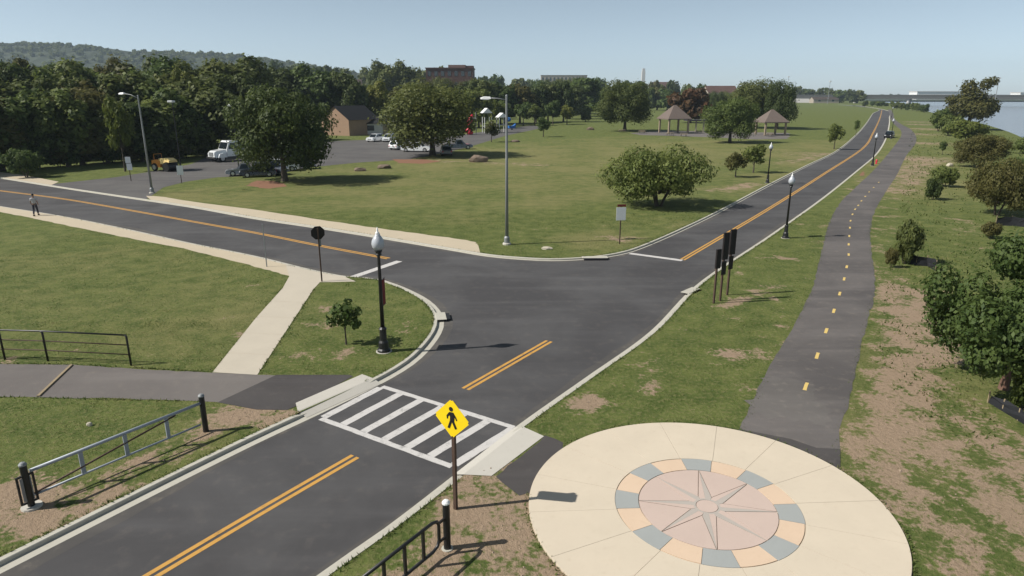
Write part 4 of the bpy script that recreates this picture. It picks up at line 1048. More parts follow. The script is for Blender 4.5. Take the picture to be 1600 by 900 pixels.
# ------------------------------------------------------------------ gates and the path fence
def gate(a, b, h, label, railmat, diag, bend):
    a = Vector((*a[:2], 0)); b = Vector((*b[:2], 0)); L = (b - a).length; rz = math.atan2((b - a).y, (b - a).x)
    t = thing('barrier_gate', label, 'gate', a, rz)
    def bollard(x):
        o = obj('post', lathe(bm_(), [(.085, -.1), (.085, h + .08), (.07, h + .11)], 14), M['black'], t)
        obj('cap', lathe(bm_(), [(.095, h + .09), (.095, h + .125), (.06, h + .17), (.01, h + .185)], 14, (0, 0, 0)), M['galv'] if diag else M['white'], o)
        o.location.x = x
    return t, L, bollard
# left gate: grey rails
ga, gb = P(50, 792), P(322, 674)
t, L, bol = gate(ga, gb, 1.12, 'open barrier gate with grey pipe rails on the left road verge', 'rail', True, 0)
bol(L); bol(0)
b = bm_(); tube(b, [(.12, 0, 1.0), (L - .05, 0, 1.0)], .05, 8); obj('rail', b, M['rail'], t, True)
b = bm_(); tube(b, [(.12, 0, .30), (L - .15, 0, .30)], .032, 8); obj('rail', b, M['rail'], t, True)
b = bm_(); tube(b, [(.1, .0, .34), (L * .82, .0, .93)], .028, 8); obj('brace', b, M['rust'], t, True)
for f in (.27, .51, .76):
    b = bm_(); box(b, L * f, 0, .64, .11, .035, .72); obj('upright', b, M['rail'], t)
b = bm_()
for x in (-.20, .16): box(b, x, -.02, .55, .05, .05, .80)
for z in (.17, .93): box(b, -.02, -.02, z, .31, .045, .05)
hf = obj('hinge_frame', b, M['black'], t)
b = bm_(); box(b, -.02, -.02, .55, .25, .02, .66); obj('frame_panel', b, M['galv'], hf)
obj('footing', lathe(bm_(), [(.26, -.1), (.24, .05)], 14), M['ramp'], t)
# right gate: black frame
ga, gb = P(699, 857), P(560, 975)
t, L, bol = gate(ga, gb, 1.13, 'black pipe barrier gate at the bottom edge beside the right kerb', 'black', False, 0)
bol(0); obj('footing', lathe(bm_(), [(.15, -.1), (.14, .02)], 14), M['kerb'], t)
b = bm_(); x0 = .28
tube(b, [(L, 0, .98), (x0 + .22, 0, .98), (x0 + .06, 0, .93), (x0, 0, .80), (x0, 0, .42), (x0 + .06, 0, .28), (x0 + .22, 0, .22), (L, 0, .22)], .04, 8)
obj('frame', b, M['black'], t, True)
for f in (.82, 1.42, 2.05):
    b = bm_(); box(b, f, 0, .6, .07, .05, .74); obj('upright', b, M['black'], t)
for z in (.85, .35):
    b = bm_(); box(b, .15, 0, z, .24, .04, .06); obj('hinge', b, M['black'], t)
# three rail fence along the path
pts_f = [P(-90, 561), P(8, 562), P(75, 564), P(205, 571)]
t = thing('rail_fence', 'dark steel three rail fence along the far side of the old path', 'fence', (pts_f[3].x, pts_f[3].y, 0))
for i, p in enumerate(pts_f):
    q = p - pts_f[3]; b = bm_(); tube(b, [(q.x, q.y, -.05), (q.x, q.y, 1.2), (q.x - .05, q.y, 1.27)], .04, 8); obj('post', b, M['black'], t, True)
for z, r in ((1.27, .035), (.86, .024), (.46, .024)):
    b = bm_(); tube(b, [(p.x - pts_f[3].x, p.y - pts_f[3].y, z) for p in pts_f], r, 8); obj('rail', b, M['black'] if r > .03 else M['rust'], t, True)
# silt fences
def silt(pix, label, h=.38):
    l = [P(u, v) for u, v in pix]; o = l[0]; t = thing('silt_fence', label, 'silt fence', o)
    l2 = smooth_line([p - o for p in l], .4); b = bm_(); r = random.Random(3)
    rows = [[b.verts.new((p.x + r.gauss(0, .03), p.y + r.gauss(0, .03) + off, z + (r.gauss(0, .05) if z > 0 else 0))) for p in l2] for z, off in ((-.02, 0), (h * .55, .04), (h, .0), (h, .015), (h * .55, .055), (-.02, .015))]
    for A_, B_ in zip(rows, rows[1:]):
        for i in range(len(l2) - 1): b.faces.new((A_[i], A_[i + 1], B_[i + 1], B_[i]))
    obj('fabric', b, M['fabric'], t)
    for p in l: b = bm_(); box(b, p.x - o.x, p.y - o.y + .05, h * .55, .04, .04, h * 1.2); obj('stake', b, M['timber'], t)
silt(((1545, 630), (1568, 643), (1592, 658), (1640, 690)), 'black fabric silt fence at the foot of the large leafy tree')
silt(((1416, 409), (1432, 415), (1448, 416), (1462, 424)), 'black fabric strip on the grass beside the trail shrubs', .6)
silt(((1556, 352), (1580, 353), (1612, 356)), 'black fabric strip at the right edge under the sparse olive tree', .7)

# storm drains, rocks
for (u, v, w, rz, lab) in ((930, 403, 1.5, 2, 'dark storm drain opening in the far curved kerb'), (1083, 455, 1.1, 48, 'storm drain opening in the right kerb beside the dark panels'), (694, 494, .9, 100, 'storm drain opening in the kerb of the grass corner')):
    p = P(u, v, 0); t = thing('storm_drain', lab, 'storm drain', (p.x, p.y, ZR), math.radians(rz))
    b = bm_(); box(b, 0, -.02, .055, w, .5, .11); obj('inlet', b, M['fabric'], t)
    b = bm_(); box(b, 0, .16, .122, w + .2, .5, .03, 0, .01); obj('cover', b, M['kerb'], t)
def rock(name, u, v, s, mat, label, flat=.5, seed=0):
    b = bm_(); bmesh.ops.create_icosphere(b, subdivisions=2, radius=1); r = random.Random(seed)
    for vtx in b.verts: vtx.co = vtx.co * r.uniform(.8, 1.15); vtx.co.z *= flat
    p = P(u, v); bmesh.ops.transform(b, matrix=Matrix.Diagonal((s, s * .7, s, 1)), verts=b.verts[:])
    o = obj(name, b, M[mat]); o.location = (p.x, p.y, s * flat * .35); tag(o, label, 'rock')
rock('stone', 854, 389, .4, 'stone', 'pale flat stone on the lawn near the far curved kerb', .3, 1)
rock('stone', 140, 665, .10, 'stone', 'small round pale stone on the grass behind the left gate', .9, 2)
rock('boulder', 748, 253, 1.5, 'boulder', 'brown boulder heap on the lawn left of the tall light pole', .55, 3)
rock('boulder', 600, 263, 1.0, 'boulder', 'low dark boulder at the car park edge', .45, 4)
rock('boulder', 562, 267, .9, 'boulder', 'dark boulder nearest to the shadow of the big dark tree', .4, 5)
rock('boulder', 922, 203, 1.2, 'boulder', 'dark boulder on the lawn left of the shelters', .5, 6)
rock('boulder', 805, 222, 1.1, 'boulder', 'dark low boulder beside the tall light pole at the playground edge', .4, 7)
rock('stone', 1484, 260, .5, 'stone', 'white stone on the right bank by the slanting shrubs', .8, 8)

# ------------------------------------------------------------------ vehicles
def wheels(t, xs, w, r, rimmat='rim'):
    for x in xs:
        for s in (-1, 1):
            b = bm_(); lathe(b, [(r * .62, -.11), (r * .95, -.11), (r, -.07), (r, .07), (r * .95, .11), (r * .62, .11)], 18)
            bmesh.ops.transform(b, matrix=Matrix.Translation((x, s * (w / 2 - .10), r)) @ Matrix.Rotation(PI / 2, 4, 'X'), verts=b.verts[:])
            ty = obj('wheel', b, M['tyre'], t)
            b = bm_(); lathe(b, [(.05, -.125), (r * .6, -.115), (r * .6, .115), (.05, .125)], 14)
            bmesh.ops.transform(b, matrix=Matrix.Translation((x, s * (w / 2 - .10), r)) @ Matrix.Rotation(PI / 2, 4, 'X'), verts=b.verts[:])
            obj('rim', b, M[rimmat], ty)
def quadpane(b, pts):
    b.faces.new([b.verts.new(p) for p in pts]); bmesh.ops.solidify(b, geom=b.faces[:], thickness=.012)
def car(kind, u, v, rz, mat, label, cat):
    t = thing('parked_car' if kind != 'truck' else 'truck', label, cat, P(u, v, .006), math.radians(rz))
    if kind in ('suv', 'pickup'):
        L, w, r = (4.7, 1.86, .36) if kind == 'suv' else (5.5, 1.95, .39)
        f = L / 2
        low = [(-f, .42), (-f, .80), (-f + .1, .95), (f - 1.25, 1.0), (f - .25, .93), (f, .78), (f, .42), (f - .5, .28), (-f + .5, .28)]
        b = bm_(); prism_xz(b, low, -w / 2, w / 2, {1: .03, 2: .06, 3: .05, 4: .12, 5: .08}); obj('body', b, M[mat], t)
        c0, c1_, c2_, c3_ = (-f + .12, -f + .55, f - 2.05, f - 1.2) if kind == 'suv' else (-.55, -.35, f - 2.15, f - 1.4)
        top = 1.68 if kind == 'suv' else 1.80
        b = bm_(); prism_xz(b, [(c0, .96), (c1_, top - .04), (c1_ + .3, top), (c2_, top), (c3_, .98)], -w / 2 + .05, w / 2 - .05, {1: .17, 2: .18, 3: .18}); obj('cabin', b, M[mat], t)
        wi = w / 2 - .05
        b = bm_(); quadpane(b, [(c3_ - .02, -wi + .1, 1.03), (c3_ - .02, wi - .1, 1.03), (c2_ + .1, wi - .22, top - .06), (c2_ + .1, -wi + .22, top - .06)]); 
        bmesh.ops.translate(b, verts=b.verts[:], vec=(.035, 0, .015)); obj('windscreen', b, M['glass'], t)
        for s in (-1, 1):
            for (x0, x1) in (((c0 + .35, -.1), (0.0, c3_ - .45)) if kind == 'suv' else ((c0 + .2, c3_ - .5),)):
                b = bm_(); quadpane(b, [(x0, s * (wi + .004), 1.05), (x1, s * (wi + .004), 1.05), (min(x1, c2_) - .03, s * (wi - .145), top - .1), (x0 + .06, s * (wi - .145), top - .1)]); obj('side_window', b, M['glass'], t)
        b = bm_(); quadpane(b, [(c0 - .012, -wi + .15, 1.08), (c0 - .012, wi - .15, 1.08), (c1_ - .06, wi - .25, top - .12), (c1_ - .06, -wi + .25, top - .12)]); obj('rear_window', b, M['glass'], t)
        if kind == 'pickup':
            b = bm_(); box(b, (-f - .55) / 2, 0, .97, f - .75, w - .3, .06); obj('cargo_bed', b, M['tyre'], t)
        wheels(t, (-f + .95, f - .95), w, r)
        for s in (-1, 1):
            b = bm_(); box(b, f - .02, s * (w / 2 - .32), .74, .1, .36, .16, 0, .02); obj('headlight', b, M['lens'], t)
            b = bm_(); box(b, -f + .01, s * (w / 2 - .2), .76, .08, .16, .26, 0, .02); obj('tail_light', b, M['red'], t)
        b = bm_(); box(b, f + .01, 0, .66, .06, .8, .16); obj('grille', b, M['tyre'], t)
        b = bm_(); box(b, f, 0, .42, .14, w - .12, .16, 0, .03); box(b, -f, 0, .46, .14, w - .12, .16, 0, .03); obj('bumper', b, M['galv'] if kind == 'pickup' else M[mat], t)
    else:                                                    # bonneted lorry
        w, r = 2.3, .48
        b = bm_(); prism_xz(b, [(1.1, .62), (1.1, 1.65), (2.5, 1.5), (2.85, 1.3), (2.9, .62)], -.95, .95, {1: .08, 2: .16, 3: .2, 4: .05}); obj('bonnet', b, M[mat], t)
        b = bm_(); prism_xz(b, [(-.6, .7), (-.6, 2.75), (.55, 2.78), (.75, 2.6), (1.15, 1.65), (1.15, .7)], -1.1, 1.1, {1: .08, 2: .1, 3: .1}); obj('cab', b, M[mat], t)
        b = bm_(); quadpane(b, [(1.15, -.95, 1.70), (1.15, .95, 1.70), (.79, .9, 2.56), (.79, -.9, 2.56)]); bmesh.ops.translate(b, verts=b.verts[:], vec=(.03, 0, .01)); obj('windscreen', b, M['glass'], t)
        for s in (-1, 1):
            b = bm_(); quadpane(b, [(-.35, s * 1.105, 1.7), (.9, s * 1.105, 1.7), (.55, s * 1.03, 2.5), (-.35, s * 1.03, 2.5)]); obj('side_window', b, M['glass'], t)
            b = bm_(); box(b, 2.82, s * .72, 1.05, .16, .3, .26, 0, .03); obj('headlight', b, M['lens'], t)
            b = bm_(); prism_xz(b, [(1.25, .62), (1.35, 1.05), (1.8, 1.22), (2.3, 1.1), (2.55, .62)], s * 1.12 - .14, s * 1.12 + .14); obj('mudguard', b, M[mat], t)
        b = bm_(); box(b, 2.9, 0, 1.05, .06, 1.0, .55, 0, .02); obj('grille', b, M['galv'], t)
        b = bm_(); box(b, 2.95, 0, .58, .16, 2.2, .26, 0, .03); obj('bumper', b, M['tyre'], t)
        b = bm_(); box(b, -2.9, 0, 1.35, 4.3, 2.3, .16); box(b, -2.9, -1.13, 1.75, 4.3, .06, .7); box(b, -2.9, 1.13, 1.75, 4.3, .06, .7); box(b, -.78, 0, 2.0, .06, 2.3, 1.2); box(b, -5.02, 0, 1.75, .06, 2.3, .7); obj('tipper_body', b, M['galv'], t)
        b = bm_(); box(b, -1.4, 0, .78, 7.4, .9, .3); obj('chassis', b, M['black'], t)
        wheels(t, (1.9, -3.3), 2.35, r)
    return t
car('truck', 362, 251, -128, 'whitecar', 'white bonneted lorry parked at the left end of the car park', 'truck').scale = (1.15,) * 3
car('pickup', 386, 274, 195, 'silvercar', 'silver pickup truck half hidden by the big dark tree', 'car').scale = (.9,) * 3
car('suv', 424, 272, -20, 'greycar', 'dark grey blue car under the big dark tree', 'car')
car('suv', 441, 267, 15, 'whitecar', 'white car behind the trunk of the big dark tree', 'car')
car('suv', 466, 264, 10, 'blackcar', 'black car at the right side of the big dark tree trunk', 'car')
car('pickup', 651, 237, -8, 'whitecar', 'white pickup truck parked left of the broad olive tree trunk', 'car')
car('suv', 623, 233, 70, 'whitecar', 'white car just left of the white pickup truck', 'car')
car('suv', 697, 242, 100, 'silvercar', 'silver car partly hidden right of the broad olive tree trunk', 'car')
c = car('suv', 1389, 215, 235, 'blackcar', 'black car coming down the road beside the far lamp post', 'car'); c.location.z = ZR; c.name = 'oncoming_car'
car('suv', 586, 221, 250, 'whitecar', 'white car in front of the brick hut corner', 'car')
car('suv', 608, 221, 262, 'whitecar', 'white car between the brick hut and the broad olive tree', 'car')
car('pickup', 716, 233, 12, 'greycar', 'dark pickup at the right of the broad olive tree', 'car')
car('suv', 404, 276, -160, 'blackcar', 'black car beside the silver pickup under the big dark tree', 'car').scale = (.95,) * 3
# orange and yellow roller
t = thing('road_roller', 'small orange and yellow construction machine at the edge of the wood', 'machine', P(258, 267), math.radians(-25))
b = bm_(); prism_xz(b, [(-1.6, .55), (-1.6, 1.45), (-.7, 1.6), (.1, 1.45), (.1, .55)], -.75, .75, {1: .08, 2: .08}); obj('engine_cover', b, M['orange'], t)
b = bm_(); prism_xz(b, [(-.1, 1.0), (-.1, 1.75), (1.2, 1.8), (1.85, 1.55), (1.85, 1.25), (1.2, 1.35), (.9, 1.0)], -.7, .7, {2: .05, 3: .08}); obj('front_cover', b, M['machineyellow'], t)
b = bm_(); lathe(b, [(.1, -.8), (.62, -.8), (.62, .8), (.1, .8)], 22); bmesh.ops.transform(b, matrix=Matrix.Translation((1.2, 0, .62)) @ Matrix.Rotation(PI / 2, 4, 'X'), verts=b.verts[:]); obj('drum', b, M['black'], t)
wheels(t, (-.95,), 1.8, .55)
b = bm_(); box(b, -.5, 0, 1.75, .5, .5, .12); box(b, -.72, 0, 2.0, .1, .5, .5); obj('seat', b, M['tyre'], t)
b = bm_(); tube(b, [(-1.1, -.6, 1.4), (-1.1, -.6, 2.3), (-1.1, .6, 2.3), (-1.1, .6, 1.4)], .04, 6); obj('roll_bar', b, M['orange'], t)

# ------------------------------------------------------------------ buildings
def gable(name, label, cat, p, rz, L, W, hw, hr_, wall, roof, wins=(), doors=()):
    t = thing(name, label, cat, p, rz)
    b = bm_(); 
    prof = [(-W / 2, 0), (-W / 2, hw), (0, hr_ - .12), (W / 2, hw), (W / 2, 0)]
    A_ = [b.verts.new((-L / 2, y, z)) for y, z in prof]; B_ = [b.verts.new((L / 2, y, z)) for y, z in prof]
    for i in range(5): b.faces.new((A_[i], A_[(i + 1) % 5], B_[(i + 1) % 5], B_[i]))
    b.faces.new(list(reversed(A_))); b.faces.new(B_); bmesh.ops.recalc_face_normals(b, faces=b.faces[:])
    obj('wall', b, M[wall], t)
    for s in (-1, 1):
        b = bm_(); ov = .45; sl = (hr_ - hw) / (W / 2)
        pts_ = [(-L / 2 - ov, s * 0, hr_), (L / 2 + ov, 0, hr_), (L / 2 + ov, s * (W / 2 + ov), hw - ov * sl), (-L / 2 - ov, s * (W / 2 + ov), hw - ov * sl)]
        b.faces.new([b.verts.new(q) for q in pts_]); bmesh.ops.solidify(b, geom=b.faces[:], thickness=.14); obj('roof', b, M[roof], t)
    for (x, z, w, h) in wins:
        b = bm_(); box(b, x, -W / 2 - .01, z, w + .16, .08, h + .16); f = obj('window', b, M['white'], t)
        b = bm_(); box(b, x, -W / 2 - .05, z, w, .04, h); obj('pane', b, M['glass'], f)
    for (x, w, h) in doors:
        b = bm_(); box(b, x, -W / 2 - .02, h / 2, w, .1, h); obj('door', b, M['wood'], t)
    return t
# brick hut: its gable end faces the camera
t = gable('brick_hut', 'tan brick hut with a pointed gable and dark roof behind the car park', 'building', P(548, 210), math.radians(60), 11, 9.5, 4.2, 7.4, 'brick', 'darkroof')
t = gable('park_pavilion', 'low dark roofed pavilion with white panels right of the brick hut', 'building', P(604, 209), .15, 11, 7, 3.0, 4.6, 'palewall', 'darkroof', [(-4, 1.7, 2, 1.4), (4, 1.7, 2, 1.4)], [(0, 1.6, 2.4)])
def block(name, label, p, rz, L, W, H_, wall, roof, cols, rows, cat='building', extra=None):
    t = thing(name, label, cat, p, rz)
    b = bm_(); box(b, 0, 0, H_ / 2, L, W, H_); obj('wall', b, M[wall], t)
    b = bm_(); box(b, 0, 0, H_ + .25, L + .8, W + .8, .5); obj('roof', b, M[roof], t)
    b = bm_(); bp = bm_()
    fr = []
    for r_ in range(rows):
        for c_ in range(cols):
            x = -L / 2 + L * (c_ + .5) / cols; z = H_ * (r_ + .55) / rows
            b = bm_(); box(b, x, -W / 2 - .02, z, L / cols * .5, .1, H_ / rows * .45); obj('window', b, M['glass'], t)
    return t
p = P(706, 176); t = block('brick_building', 'large dark red brick building with a faded red roof panel among the trees', p, 0, 26, 20, height_at(p.y, 108), 'redbrick', 'redbrick', 7, 4)
b = bm_(); Hb = height_at(p.y, 108); box(b, 4, -2, Hb + 1.1, 9.5, 12, 1.8); obj('roof_panel', b, M['pinkroof'], t); b = bm_(); box(b, 11, 0, Hb + .9, 4, 8, 1.6); obj('stair_tower', b, M['redbrick'], t)
p = P(880, 166) * 1.9; block('apartment_block', 'long pale apartment block on the skyline left of the distant tower', p, 0, 76, 14, height_at(p.y, 118), 'cream', 'roof', 12, 3)
p = P(553, 172); t = gable('white_house', 'white house seen in a gap of trees above the brick hut', 'house', p, .2, 12, 9, height_at(p.y, 134), height_at(p.y, 124), 'palewall', 'roof', [(-3, 4, 1.6, 1.6), (3, 4, 1.6, 1.6)])
p = P(1035, 166) * 1.3; gable('terrace_house', 'pink brown house at the back of the park behind the trees', 'house', p, .1, 26, 12, height_at(p.y, 136), height_at(p.y, 128), 'cream', 'pinkroof', [(-8, 6, 2.4, 2), (0, 6, 2.4, 2), (8, 6, 2.4, 2)])
p = P(1122, 172); gable('terrace_house', 'red roofed house right of the reddish tree', 'house', p, .1, 20, 12, height_at(p.y, 144), height_at(p.y, 134), 'cream', 'pinkroof', [(-5, 3, 2, 1.8), (5, 3, 2, 1.8)])
p = P(1287, 161); gable('far_house', 'pale house behind the horizon trees left of the bridge', 'house', p, 0, 30, 12, 4.2, 7, 'cream', 'roof', [(-8, 2.8, 3, 2), (8, 2.8, 3, 2)])
# tower
p = P(1003, 160) * 2.6; h = height_at(p.y, 107)
t = thing('tower', 'slim pale tower rising on the horizon', 'tower', p)
b = bm_(); box(b, 0, 0, h * .45, 11, 11, h * .9); obj('shaft', b, M['palewall'], t); b = bm_(); box(b, 0, 0, h * .95, 9, 9, h * .1); obj('lantern', b, M['palewall'], t)
# white sheds across the river
for i, (x, y, L, h, lab) in enumerate(((905, 1500, 90, 16, 'long white shed across the river, above the bridge'), (650, 1550, 50, 14, 'white shed left of the long white shed, above the bridge'), (1120, 1480, 110, 14, 'white building at the far right above the bridge'))):
    t = thing('warehouse', lab, 'building', (x, y, -1)); b = bm_(); box(b, 0, 0, h / 2, L, 30, h); obj('wall', b, M['white'], t); b = bm_(); box(b, 0, 0, h + .5, L + 2, 32, 1); obj('roof', b, M['palewall'], t)
# far bank of the river beyond the bridge
fb = sheet('far_bank', [Vector(p) for p in ((420, 1150), (700, 1180), (1300, 1100), (3000, 900), (3000, 3400), (420, 3400))], -.6, M['hill'], kind='structure')
# bridge
A_ = Vector((395, 850)); B_ = Vector((560, 720))
d = (B_ - A_); L = d.length; rz = math.atan2(d.y, d.x)
t = thing('bridge', 'long grey road bridge crossing the river in the distance', 'bridge', (A_.x, A_.y, 0), rz)
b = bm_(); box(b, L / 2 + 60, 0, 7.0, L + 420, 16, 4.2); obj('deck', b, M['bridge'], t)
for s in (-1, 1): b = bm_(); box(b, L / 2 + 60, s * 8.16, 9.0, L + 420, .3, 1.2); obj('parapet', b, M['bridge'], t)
for i in range(9):
    x = 22 + i * 56; b = bm_()
    for yy in (-5, 5): tube(b, [(x, yy, -3), (x, yy, 4.2)], 1.6, 12)
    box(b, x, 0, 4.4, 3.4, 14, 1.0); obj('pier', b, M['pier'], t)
b = bm_(); box(b, -40, 0, 2.4, 40, 18, 4.9); obj('abutment', b, M['pier'], t)
# light masts far off
for u, v, vt, lab in ((1228, 160, 120, 'thin light mast at the left of the horizon masts'), (1293, 162, 127, 'thin light mast in the middle of the horizon masts'), (1553, 166, 122, 'thin light mast on the right above the bridge')):
    p = P(u, v); h = height_at(p.y, vt); t = thing('light_mast', lab, 'light mast', p); b = bm_(); tube(b, [(0, 0, -3), (0, 0, h)], [.35, .2], 8); obj('pole', b, M['galv'], t); b = bm_(); box(b, 0, 0, h, 2.4, 1, 1.2); obj('lamp_head', b, M['white'], t)

# picnic shelters
def shelter(label, u, v, w, he, ha, rz):
    t = thing('picnic_shelter', label, 'shelter', P(u, v), rz, 'picnic shelters on the lawn')
    for sx in (-1, 1):
        for sy in (-1, 1):
            b = bm_(); box(b, sx * w * .4, sy * w * .4, he / 2, .42, .42, he); obj('post', b, M['wood'], t)
    e = w / 2; b = bm_()
    vs_ = [b.verts.new((x, y, he)) for x, y in ((-e, -e), (e, -e), (e, e), (-e, e))]; ap = [b.verts.new((-.3, 0, ha)), b.verts.new((.3, 0, ha))]
    lo = [b.verts.new((x, y, he - .22)) for x, y in ((-e, -e), (e, -e), (e, e), (-e, e))]
    b.faces.new((vs_[0], vs_[1], ap[1], ap[0])); b.faces.new((vs_[1], vs_[2], ap[1])); b.faces.new((vs_[2], vs_[3], ap[0], ap[1])); b.faces.new((vs_[3], vs_[0], ap[0]))
    for i in range(4): b.faces.new((vs_[i], lo[i], lo[(i + 1) % 4], vs_[(i + 1) % 4]))
    b.faces.new(lo); bmesh.ops.recalc_face_normals(b, faces=b.faces[:]); obj('roof', b, M['roof'], t)
    b = bm_(); box(b, 0, 0, .03, w * .95, w * .95, .06); obj('floor', b, M['path'], t)
p = P(1203, 211); shelter('right picnic shelter, with open sides and a brown hipped roof', 1203, 211, 40 * mpp(p.y), height_at(p.y, 190), height_at(p.y, 171), .1)
p = P(1052, 208); shelter('left picnic shelter, with tables under its brown hipped roof', 1052, 208, 40 * mpp(p.y), height_at(p.y, 185), height_at(p.y, 164), .25)
p = P(1090, 206); t = thing('flat_shelter', 'low dark flat roofed shelter between the two hipped shelters', 'shelter', p, .05)
w = 40 * mpp(p.y); he = height_at(p.y, 188)
b = bm_(); box(b, 0, 0, he, w, 4, .35); obj('roof', b, M['darkroof'], t)
for sx in (-.46, -.15, .15, .46):
    b = bm_(); box(b, w * sx, -1.6, he / 2 - .1, .3, .3, he); obj('post', b, M['cream'], t)
def picnic(u, v, rz, label):
    t = thing('picnic_table', label, 'picnic table', P(u, v, .06), rz, 'picnic tables round the shelters')
    b = bm_(); box(b, 0, 0, .74, 1.8, .75, .06); obj('tabletop', b, M['wood'], t)
    for s in (-1, 1):
        b = bm_(); box(b, 0, s * .7, .45, 1.8, .28, .05); obj('bench', b, M['wood'], t)
        b = bm_(); tube(b, [(s * .6, -.6, 0), (s * .6, -.2, .72)], .04, 6); tube(b, [(s * .6, .6, 0), (s * .6, .2, .72)], .04, 6); tube(b, [(s * .6, -.75, .42), (s * .6, .75, .42)], .035, 6); obj('frame', b, M['black'], t)
for u, v, lab in ((1047, 212, 'picnic table at the front left under the left shelter'), (1068, 213, 'picnic table at the front right of the left shelter'), (1092, 208, 'picnic table under the flat roofed shelter'), (1003, 208, 'picnic table on the lawn left of the left shelter'), (1203, 213, 'picnic table under the right shelter'), (972, 207, 'picnic table below the round lawn tree')): picnic(u, v, trng.uniform(-.4, .4), lab)
# playground
p = P(772, 207); t = thing('climbing_frame', 'white and grey playground climbing frame behind the car park', 'play equipment', p, .3)
for x in (-3, -1, 1.2, 3.2):
    for y in (-1.2, 1.2): b = bm_(); tube(b, [(x, y, 0), (x, y, 4.2)], .09, 6); obj('post', b, M['white'], t)
for x, z in ((-2, 1.7), (2.2, 2.0)): b = bm_(); box(b, x, 0, z, 2.2, 2.4, .15); obj('platform', b, M['galv'], t)
b = bm_(); prism_xz(b, [(.8, 4.1), (2.2, 5.3), (3.6, 4.1)], -1.6, 1.6); obj('canopy', b, M['white'], t)
b = bm_(); prism_xz(b, [(-3.6, 5.3), (-2.2, 6.6), (-.8, 5.3)], -1.5, 1.5); obj('canopy', b, M['white'], t)
b = bm_(); tube(b, [(-1.2, -1.3, 1.7), (-.3, -2.0, 1.2), (.3, -3.0, .3), (.6, -3.6, .15)], .35, 8); obj('slide', b, M['galv'], t)
b = bm_(); lathe(b, [(.1, -.6), (.55, -.45), (.7, 0), (.55, .45), (.1, .6)], 12, (3.9, -1.2, 3.5)); obj('blue_drum', b, M['blue'], t)
p = P(735, 210); t = thing('red_slide', 'bright red tube slide tower at the left of the playground', 'play equipment', p, 0)
b = bm_(); tube(b, [(.6, 0, 5.2), (.2, -.3, 4.2), (-.3, -.6, 2.6), (-.5, -1.2, 1.0), (.3, -2.2, .4)], [.35, .5, .75, .8, .7], 10); obj('slide', b, M['red'], t, True)
for x in (.1, 1.5): b = bm_(); tube(b, [(x, .4, 0), (x, .4, 5.8)], .1, 6); obj('post', b, M['galv'], t)
b = bm_(); box(b, .8, .4, 4.2, 1.8, 1.4, .15); obj('platform', b, M['white'], t)
p = P(800, 203); t = thing('spring_rider', 'small blue play toy right of the light pole', 'play equipment', p, .6)
b = bm_(); prism_xz(b, [(-1.2, .5), (-1.3, 1.3), (-.5, 1.1), (.4, 1.2), (1.2, 1.8), (1.4, 1.4), (.9, .5)], -.4, .4, {4: .15, 5: .15}); obj('body', b, M['blue'], t)
b = bm_(); tube(b, [(0, 0, 0), (0, 0, .5)], .25, 10); obj('spring', b, M['galv'], t)

# ------------------------------------------------------------------ the walking person
def skin_obj(name, joints, bones, mat, parent, sub=2):
    me = bpy.data.meshes.new(name); me.from_pydata([j[0] for j in joints], bones, []); me.materials.append(mat)
    o = link(bpy.data.objects.new(name, me), parent)
    md = o.modifiers.new('skin', 'SKIN'); md.use_smooth_shade = True
    sk = me.skin_vertices[0].data if me.skin_vertices else None
    if sk is None:
        me.attributes.new('x', 'FLOAT', 'POINT')
    for i, j in enumerate(joints):
        r = j[1] if hasattr(j[1], '__len__') else (j[1], j[1]); me.skin_vertices[0].data[i].radius = r
    me.skin_vertices[0].data[0].use_root = True
    s = o.modifiers.new('sub', 'SUBSURF'); s.levels = sub; s.render_levels = sub
    return o
p = P(57, 337); per = thing('person', 'person in grey top and dark trousers walking along the left road edge', 'person', (p.x, p.y, .01), math.radians(200), None, 1.06)
J = [((0, 0, .98), (.13, .10)), ((0, 0, 1.15), (.12, .09)), ((0, .01, 1.35), (.16, .10)), ((0, .01, 1.47), (.07, .06)), ((0, .0, 1.56), (.055, .055)), ((0, -.02, 1.66), (.085, .10)), ((0, -.01, 1.75), (.07, .085)),
     ((-.19, .01, 1.42), .055), ((-.24, .05, 1.15), .042), ((-.25, -.06, .92), .033), ((-.25, -.10, .84), (.04, .022)),
     ((.19, .01, 1.42), .055), ((.24, -.03, 1.15), .042), ((.25, -.16, .95), .033), ((.25, -.20, .87), (.04, .022)),
     ((-.09, 0, .90), .085), ((-.10, -.16, .50), .058), ((-.10, -.20, .09), .042), ((-.10, -.32, .05), (.04, .03)),
     ((.09, 0, .90), .085), ((.10, .06, .50), .058), ((.10, .26, .12), .042), ((.10, .17, .04), (.04, .03))]
Bn = [(0, 1), (1, 2), (2, 3), (3, 4), (4, 5), (5, 6), (2, 7), (7, 8), (8, 9), (9, 10), (2, 11), (11, 12), (12, 13), (13, 14), (0, 15), (15, 16), (16, 17), (17, 18), (0, 19), (19, 20), (20, 21), (21, 22)]
for base, sx in ((10, -1), (14, 1)):                         # five fingers on each hand
    h = Vector(J[base][0])
    for k, (dy, ln) in enumerate(((-.03, .075), (-.01, .085), (.01, .08), (.028, .065), (-.045, .05))):
        i0 = len(J); J += [((h.x, h.y + dy * .7, h.z + (.02 if k == 4 else 0)), .011), ((h.x + sx * .01, h.y + dy, h.z - ln * .55), .010), ((h.x - sx * .012, h.y + dy, h.z - ln), .008)]; Bn += [(i0, i0 + 1), (i0 + 1, i0 + 2)]
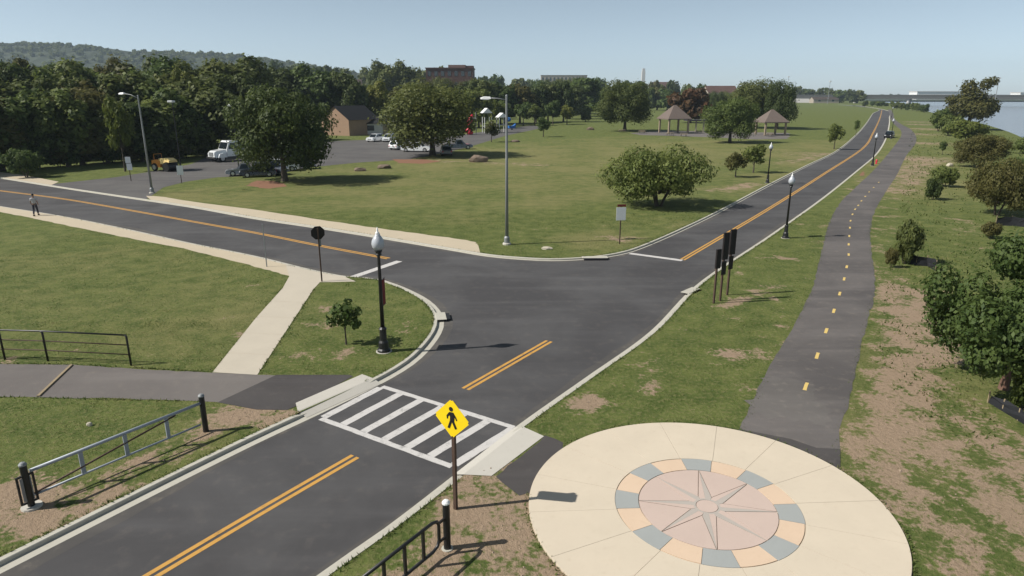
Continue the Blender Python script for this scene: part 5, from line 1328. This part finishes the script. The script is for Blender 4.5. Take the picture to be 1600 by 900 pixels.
try:
    body = skin_obj('body', J, Bn, M['skin'], per)
    skin_obj('shirt', [((0, 0, .95), (.165, .125)), ((0, 0, 1.15), (.15, .115)), ((0, .01, 1.36), (.185, .125)), ((0, .01, 1.45), (.10, .085)), ((-.19, .01, 1.42), .075), ((-.23, .04, 1.22), .065), ((.19, .01, 1.42), .075), ((.23, -.02, 1.22), .065)], [(0, 1), (1, 2), (2, 3), (2, 4), (4, 5), (2, 6), (6, 7)], M['shirt'], per)
    skin_obj('trousers', [((0, 0, .99), (.155, .12)), ((-.09, 0, .88), .105), ((-.10, -.16, .50), .08), ((-.10, -.20, .12), .066), ((.09, 0, .88), .105), ((.10, .06, .50), .08), ((.10, .25, .15), .066)], [(0, 1), (1, 2), (2, 3), (0, 4), (4, 5), (5, 6)], M['trousers'], per)
except Exception as e:
    print('PERSON', e)
b = bm_(); bmesh.ops.create_icosphere(b, subdivisions=2, radius=.105); bmesh.ops.transform(b, matrix=Matrix.Translation((0, .015, 1.745)) @ Matrix.Diagonal((.9, 1.05, .85, 1)), verts=b.verts[:]); obj('hair', b, M['hair'], per, True)
b = bm_()
for x in (-.035, .035): bmesh.ops.create_icosphere(b, subdivisions=1, radius=.013, matrix=Matrix.Translation((x, -.105, 1.69)))
box(b, 0, -.1, 1.61, .045, .02, .012); obj('face', b, M['hair'], per)
b = bm_(); box(b, 0, -.122, 1.66, .026, .035, .045, 0, .008); obj('nose', b, M['skin'], per)
b = bm_(); box(b, -.10, -.27, .045, .1, .27, .09, 0, .02); box(b, .10, .22, .06, .1, .27, .09, 0, .02); obj('shoe', b, M['hair'], per)

# ------------------------------------------------------------------ haze
HAZE = 0.00013
if HAZE:
    b = bm_(); box(b, 300, 1760, 75, 6800, 3720, 160)
    hz = obj('haze', b, bpy.data.materials.new('haze')); hz['kind'] = 'stuff'
    m = hz.data.materials[0]; m.use_nodes = True; N = m.node_tree.nodes; N.clear()
    out = N.new('ShaderNodeOutputMaterial'); v = N.new('ShaderNodeVolumePrincipled')
    v.inputs['Color'].default_value = (.70, .86, 1.0, 1); v.inputs['Density'].default_value = HAZE; v.inputs['Anisotropy'].default_value = 0.1
    m.node_tree.links.new(v.outputs[0], out.inputs['Volume'])
